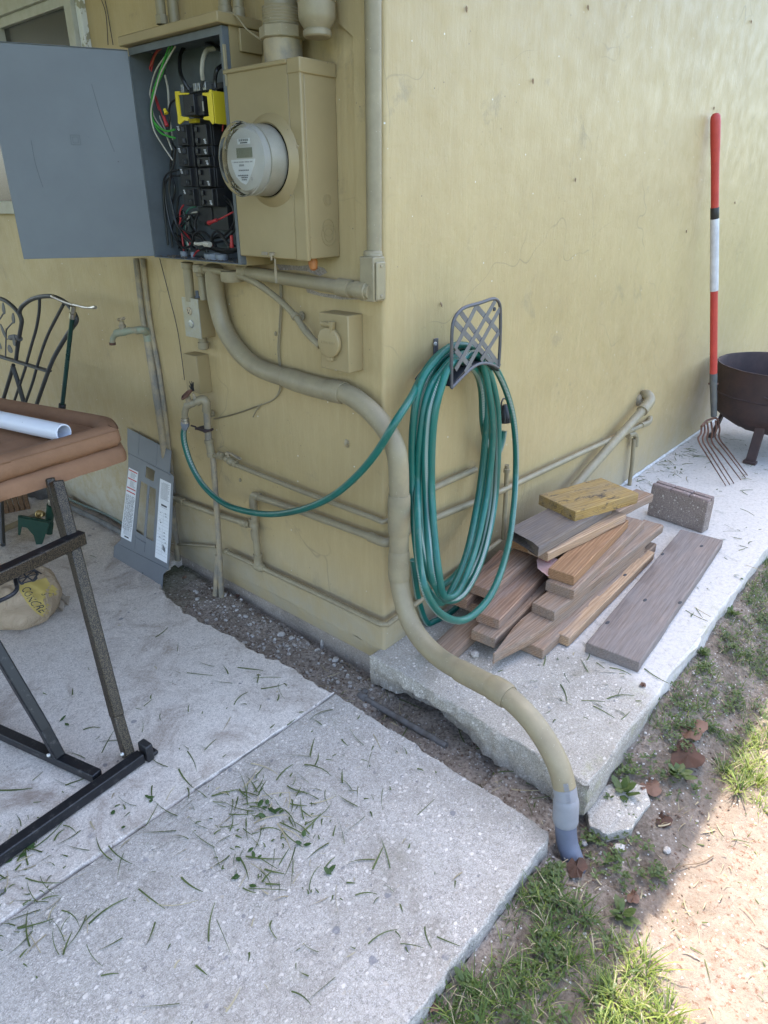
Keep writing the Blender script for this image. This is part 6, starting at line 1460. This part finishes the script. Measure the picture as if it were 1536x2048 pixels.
for a in (((1378, 1480), .06, 'large curled brown dead leaf, upper of the pair right of the conduit foot', None, DEADL, 1), ((1370, 1530), .065, 'large dark brown dead leaf just below the paler curled one', None, BARK, 2.2), ((1300, 1585), .04, 'reddish dead leaf on the flat stone edge', None, DEADL, 3), ((1150, 1752), .035, 'dark brown bark leaf at the foot of the plastic conduit', None, BARK, 4), ((1326, 1645), .03, 'small brown leaf between weeds and sunlit sand', None, BARK, 5), ((1285, 1372), .014, 'small orange leaf on the corner of the path', .0, DEADL, 6), ((480, 1203), .02, 'small orange-brown leaf by the standpipe foot', None, DEADL, 7), ((865, 2030), .02, 'pinkish leaf in the soil at the bottom edge', None, DEADL, 8), ((1262, 1815), .02, 'small red-brown leaf beside the bright weed', None, DEADL, 9), ((372, 1180), .012, 'tiny brown leaf beside the patio edge by the standpipe', None, DEADL, 10)): deadleaf(*a)
# clippings
cm_, cd_ = MB(), MB()
def clip(x, y, z, ln=None, dry=False):
    M_ = cd_ if dry else cm_; a = rg.uniform(0, 6.283); ln = ln or rg.choice((.008, .014, .02, .035, .05, .07, .09)); cv = rg.uniform(-.35, .35); w_ = rg.uniform(.0006, .0022); o = len(M_.v); pos = Vector((x, y, z)); n = 5
    for k in range(n+1):
        d = Vector((math.cos(a), math.sin(a), 0)); s = Vector((-d.y, d.x, 0)); w2 = w_*(1-(k/n)**2*.8)
        zz = .0015+.006*math.sin(3.14*k/n)*abs(cv)
        M_.v += [pos-s*w2+Z*zz, pos+s*w2+Z*(zz+.0012)]; pos = pos+d*ln/n; a += cv*.5
    for k in range(n): M_.f.append((o+2*k, o+2*k+1, o+2*k+3, o+2*k+2))
def cluster(q, sx, sy, n, z, dry=.15):
    for _ in range(n):
        px, py = rg.gauss(q[0], sx), rg.gauss(q[1], sy); p = G(px, py, z)
        ok = (p.x < -.24 and p.y > -.71) if z < -.01 else (p.x > -.02 and -.74 < p.y < -.01)
        if z < -.01 and p.x > -.28 and False: ok = False
        if ok: clip(p.x, p.y, z+.001, None, rg.random() < dry)
zp = PZ+.001
for q, sx, sy, n in (((560, 1620), 50, 24, 70), ((560, 1700), 130, 60, 70), ((450, 1560), 120, 70, 50), ((700, 1500), 120, 60, 40), ((300, 1700), 130, 80, 40), ((40, 1720), 40, 60, 60), ((60, 1850), 60, 60, 50), ((300, 1400), 150, 80, 30), ((700, 1800), 150, 90, 35), ((250, 1180), 60, 50, 14), ((500, 1360), 120, 50, 20), ((380, 1900), 200, 80, 30), ((490, 1640), 50, 60, 40)): cluster(q, sx, sy, n, zp)
for q, sx, sy, n in (((1330, 930), 30, 16, 70), ((1420, 950), 60, 30, 40), ((1380, 905), 20, 10, 40), ((1480, 1080), 20, 25, 25), ((1500, 930), 20, 15, 30), ((1290, 1180), 40, 40, 14), ((1180, 1310), 60, 20, 25), ((1200, 1390), 70, 40, 25), ((1000, 1400), 80, 50, 12), ((1400, 1180), 30, 40, 16), ((1290, 960), 15, 12, 25), ((1440, 880), 40, 14, 30)): cluster(q, sx, sy, n, .0)
for _ in range(90):
    x = rg.uniform(-.19, 0); y = rg.uniform(-.7, .2); clip(x, y, gz(x, y)+.002, None, rg.random() < .5)
for _ in range(380):
    x = rg.uniform(-.8, 1.2); y = rg.uniform(-1.7, -.79); clip(x, y, gz(x, y)+.002, rg.uniform(.01, .05), rg.random() < .75)
# torn leaf bits among clippings
bm2 = MB()
for q, n, z in (((545, 1620), 9, zp), ((610, 1690), 3, zp), ((500, 1715), 4, zp), ((228, 1650), 2, zp), ((665, 1755), 2, zp), ((60, 1700), 4, zp), ((300, 1600), 3, zp), ((1350, 935), 6, 0), ((1010, 1395), 2, 0), ((130, 1450), 2, zp), ((1480, 1150), 2, 0), ((480, 1760), 3, zp)):
    for _ in range(n):
        p = G(rg.gauss(q[0], 14), rg.gauss(q[1], 8), z); leaflet(bm2, (p.x, p.y, z+.004), rg.uniform(0, 6.28), rg.uniform(.012, .028), rg.uniform(.007, .013), rg.uniform(0, .4))
stuff(bm2, 'leaf_scraps', leafmat('torn_green_leaf', (.035, .07, .02), (.06, .105, .03)), 'torn green leaf scraps scattered on the patio and path', 'leaf scraps')
for a in ((gm, 'grass', GRASS, 'green grass tufts along the slab edges', 'grass'), (gy, 'bright_grass', GRASS2, 'yellow-green grass blades among the tufts at the sunlit edge', 'grass'), (gd, 'dry_grass', DRY, 'straw-coloured dead grass among the green tufts', 'dry grass'), (cm_, 'grass_clippings', CLIP, 'green cut grass strewn on patio and path', 'grass clippings'), (cd_, 'straw_bits', DRY, 'dry straw bits strewn on patio, path and sand', 'straw')): stuff(*a)
# twigs
for a, b, lbl in (((1110, 1775), (1310, 1825), 'long thin twig lying on the soil below the conduit foot'), ((1160, 1640), (1240, 1710), 'thin dark twig leaning by the flat stone'), ((1330, 1745), (1430, 1700), 'pale thin stem lying on the sunlit sand')):
    p, q = G(*a, -.13), G(*b, -.13); p.z = gz(p.x, p.y)+.004; q.z = gz(q.x, q.y)+.006; m = MB(); m.tube(catmull([p, p.lerp(q, .35)+Vector((.004, .006, .006)), p.lerp(q, .7)+Vector((0, -.005, .003)), q], 4), .0014, 5)
    tag(m.build('twig', dirty('brown_twig', (.16, .11, .07), None, 40, .8)), lbl, 'twig')
# rubble
grv = MB()
def gravel(x, y, s, z=None):
    r_ = rock((x, y, (gz(x, y) if z is None else z)+s*.25), s, rg.uniform(0, 50), 1, (1, rg.uniform(.6, 1), rg.uniform(.5, .8))); o = len(grv.v); grv.v += r_.v; grv.f += [tuple(i+o for i in f) for f in r_.f]
k = 0
while k < 420:
    x, y = rg.uniform(-.2, -.004), rg.gauss(.42, .27)
    if -.2 < y < .98: gravel(x, y, rg.choice((.0018, .0025, .003, .004, .006, .008))*rg.uniform(.7, 1.3)); k += 1
for _ in range(170): gravel(rg.uniform(-.2, -.06), rg.uniform(-.75, -.1), rg.uniform(.0015, .005))
for _ in range(230): gravel(rg.uniform(-.6, .8), rg.gauss(-.84, .06), rg.uniform(.0012, .0055))
for _ in range(110): gravel(rg.uniform(-.9, 1.2), rg.uniform(-1.7, -1.0), rg.uniform(.001, .003))
for _ in range(60): gravel(rg.uniform(-.55, -.24), rg.uniform(-.735, -.72), rg.uniform(.001, .004))
kind(tag(grv.build('gravel', STONE, None, loc=(0, 0, 0), smooth=30), 'pale gravel and mortar crumbs in the trench and on the soil', 'gravel'), 'stuff')
grv = MB()
for _ in range(500): gravel(rg.uniform(-.2, .0), rg.uniform(-.75, .95), rg.uniform(.0012, .005))
for _ in range(700):
    x, y = rg.uniform(-.7, 1.5), rg.uniform(-1.05, -.77); gravel(x, y, rg.uniform(.0012, .005))
for _ in range(400): gravel(rg.uniform(-.9, 1.2), rg.uniform(-1.7, -1.0), rg.uniform(.0008, .0022))
kind(tag(grv.build('soil_crumbs', dirty('dark_soil_crumbs', (.10, .07, .05), (.19, .12, .085), 30, .95, bs=.5), None, loc=(0, 0, 0), smooth=30), 'dark soil crumbs and bark bits in the trench and on the ground', 'soil crumbs'), 'stuff')
for q, s, lbl in (((397, 1215), .011, 'white angular stone near the patio edge, left end of the trench'), ((450, 1207), .013, 'bluish stone at the foot of the standpipe'), ((563, 1277), .015, 'pale flat stone in the middle of the trench'), ((583, 1284), .012, 'pinkish grey stone touching the pale flat one in the trench'), ((644, 1290), .016, 'tall pointed white shard standing against the foundation'), ((671, 1325), .014, 'white shard stone nearest the corner in the trench'), ((493, 1245), .010, 'curved pale fragment in the trench above the middle'), ((1003, 1468), .006, 'white stone beside the old pipe end'), ((889, 1482), .006, 'small white stone at the tip of the old grey pipe'), ((1075, 1556), .013, 'flat pale stone in the trench beside the conduit'), ((1170, 1672), .011, 'white stone right of the conduit foot'), ((1240, 1690), .016, 'larger white stone below the flat stone'), ((1245, 1622), .010, 'white stone on the lower edge of the flat stone'), ((1337, 1690), .011, 'white stone among weeds at the sun edge')):
    p = G(*q, -.125); z0 = gz(p.x, p.y); sq = (1, .8, .6) if 'pointed' not in lbl else (.6, .5, 1.7)
    m = rock((p.x, p.y, z0+s*.4), s, s*900+q[0], 2, sq); tag(m.build('stone', STONE), lbl, 'stone', 'loose stones around the slabs')
p = [G(*q, -.125) for q in ((1172, 1620), (1195, 1585), (1240, 1560), (1290, 1575), (1300, 1610), (1262, 1660), (1215, 1672), (1180, 1655))]
pol = []
for i in range(len(p)): a, b = p[i], p[(i+1) % len(p)]; pol += [a.lerp(b, t)+Vector((.004*fbm(a.x*40+t*9, a.y*40, 1), .004*fbm(a.x*40, t*9, 5), 0)) for t in (0, .25, .5, .75)]
zt = max(gz(q.x, q.y) for q in p)+.004
m = MB(); n = len(pol)
for z_, f in ((zt-.03, 1), (zt-.002, 1.0), (zt, .97)):
    c = sum(pol, Vector())/n; m.v += [Vector((c.x+(q.x-c.x)*f, c.y+(q.y-c.y)*f, z_)) for q in pol]
for l in range(2):
    for i in range(n): j = (i+1) % n; m.f.append((l*n+i, l*n+j, (l+1)*n+j, (l+1)*n+i))
for t in tessellate_polygon([[m.v[2*n+i] for i in range(n)]]): m.f.append(tuple(2*n+i for i in t))
tag(m.build('flat_stone', CONC_C), 'flat grey stone half buried right of the plastic conduit foot', 'stone')
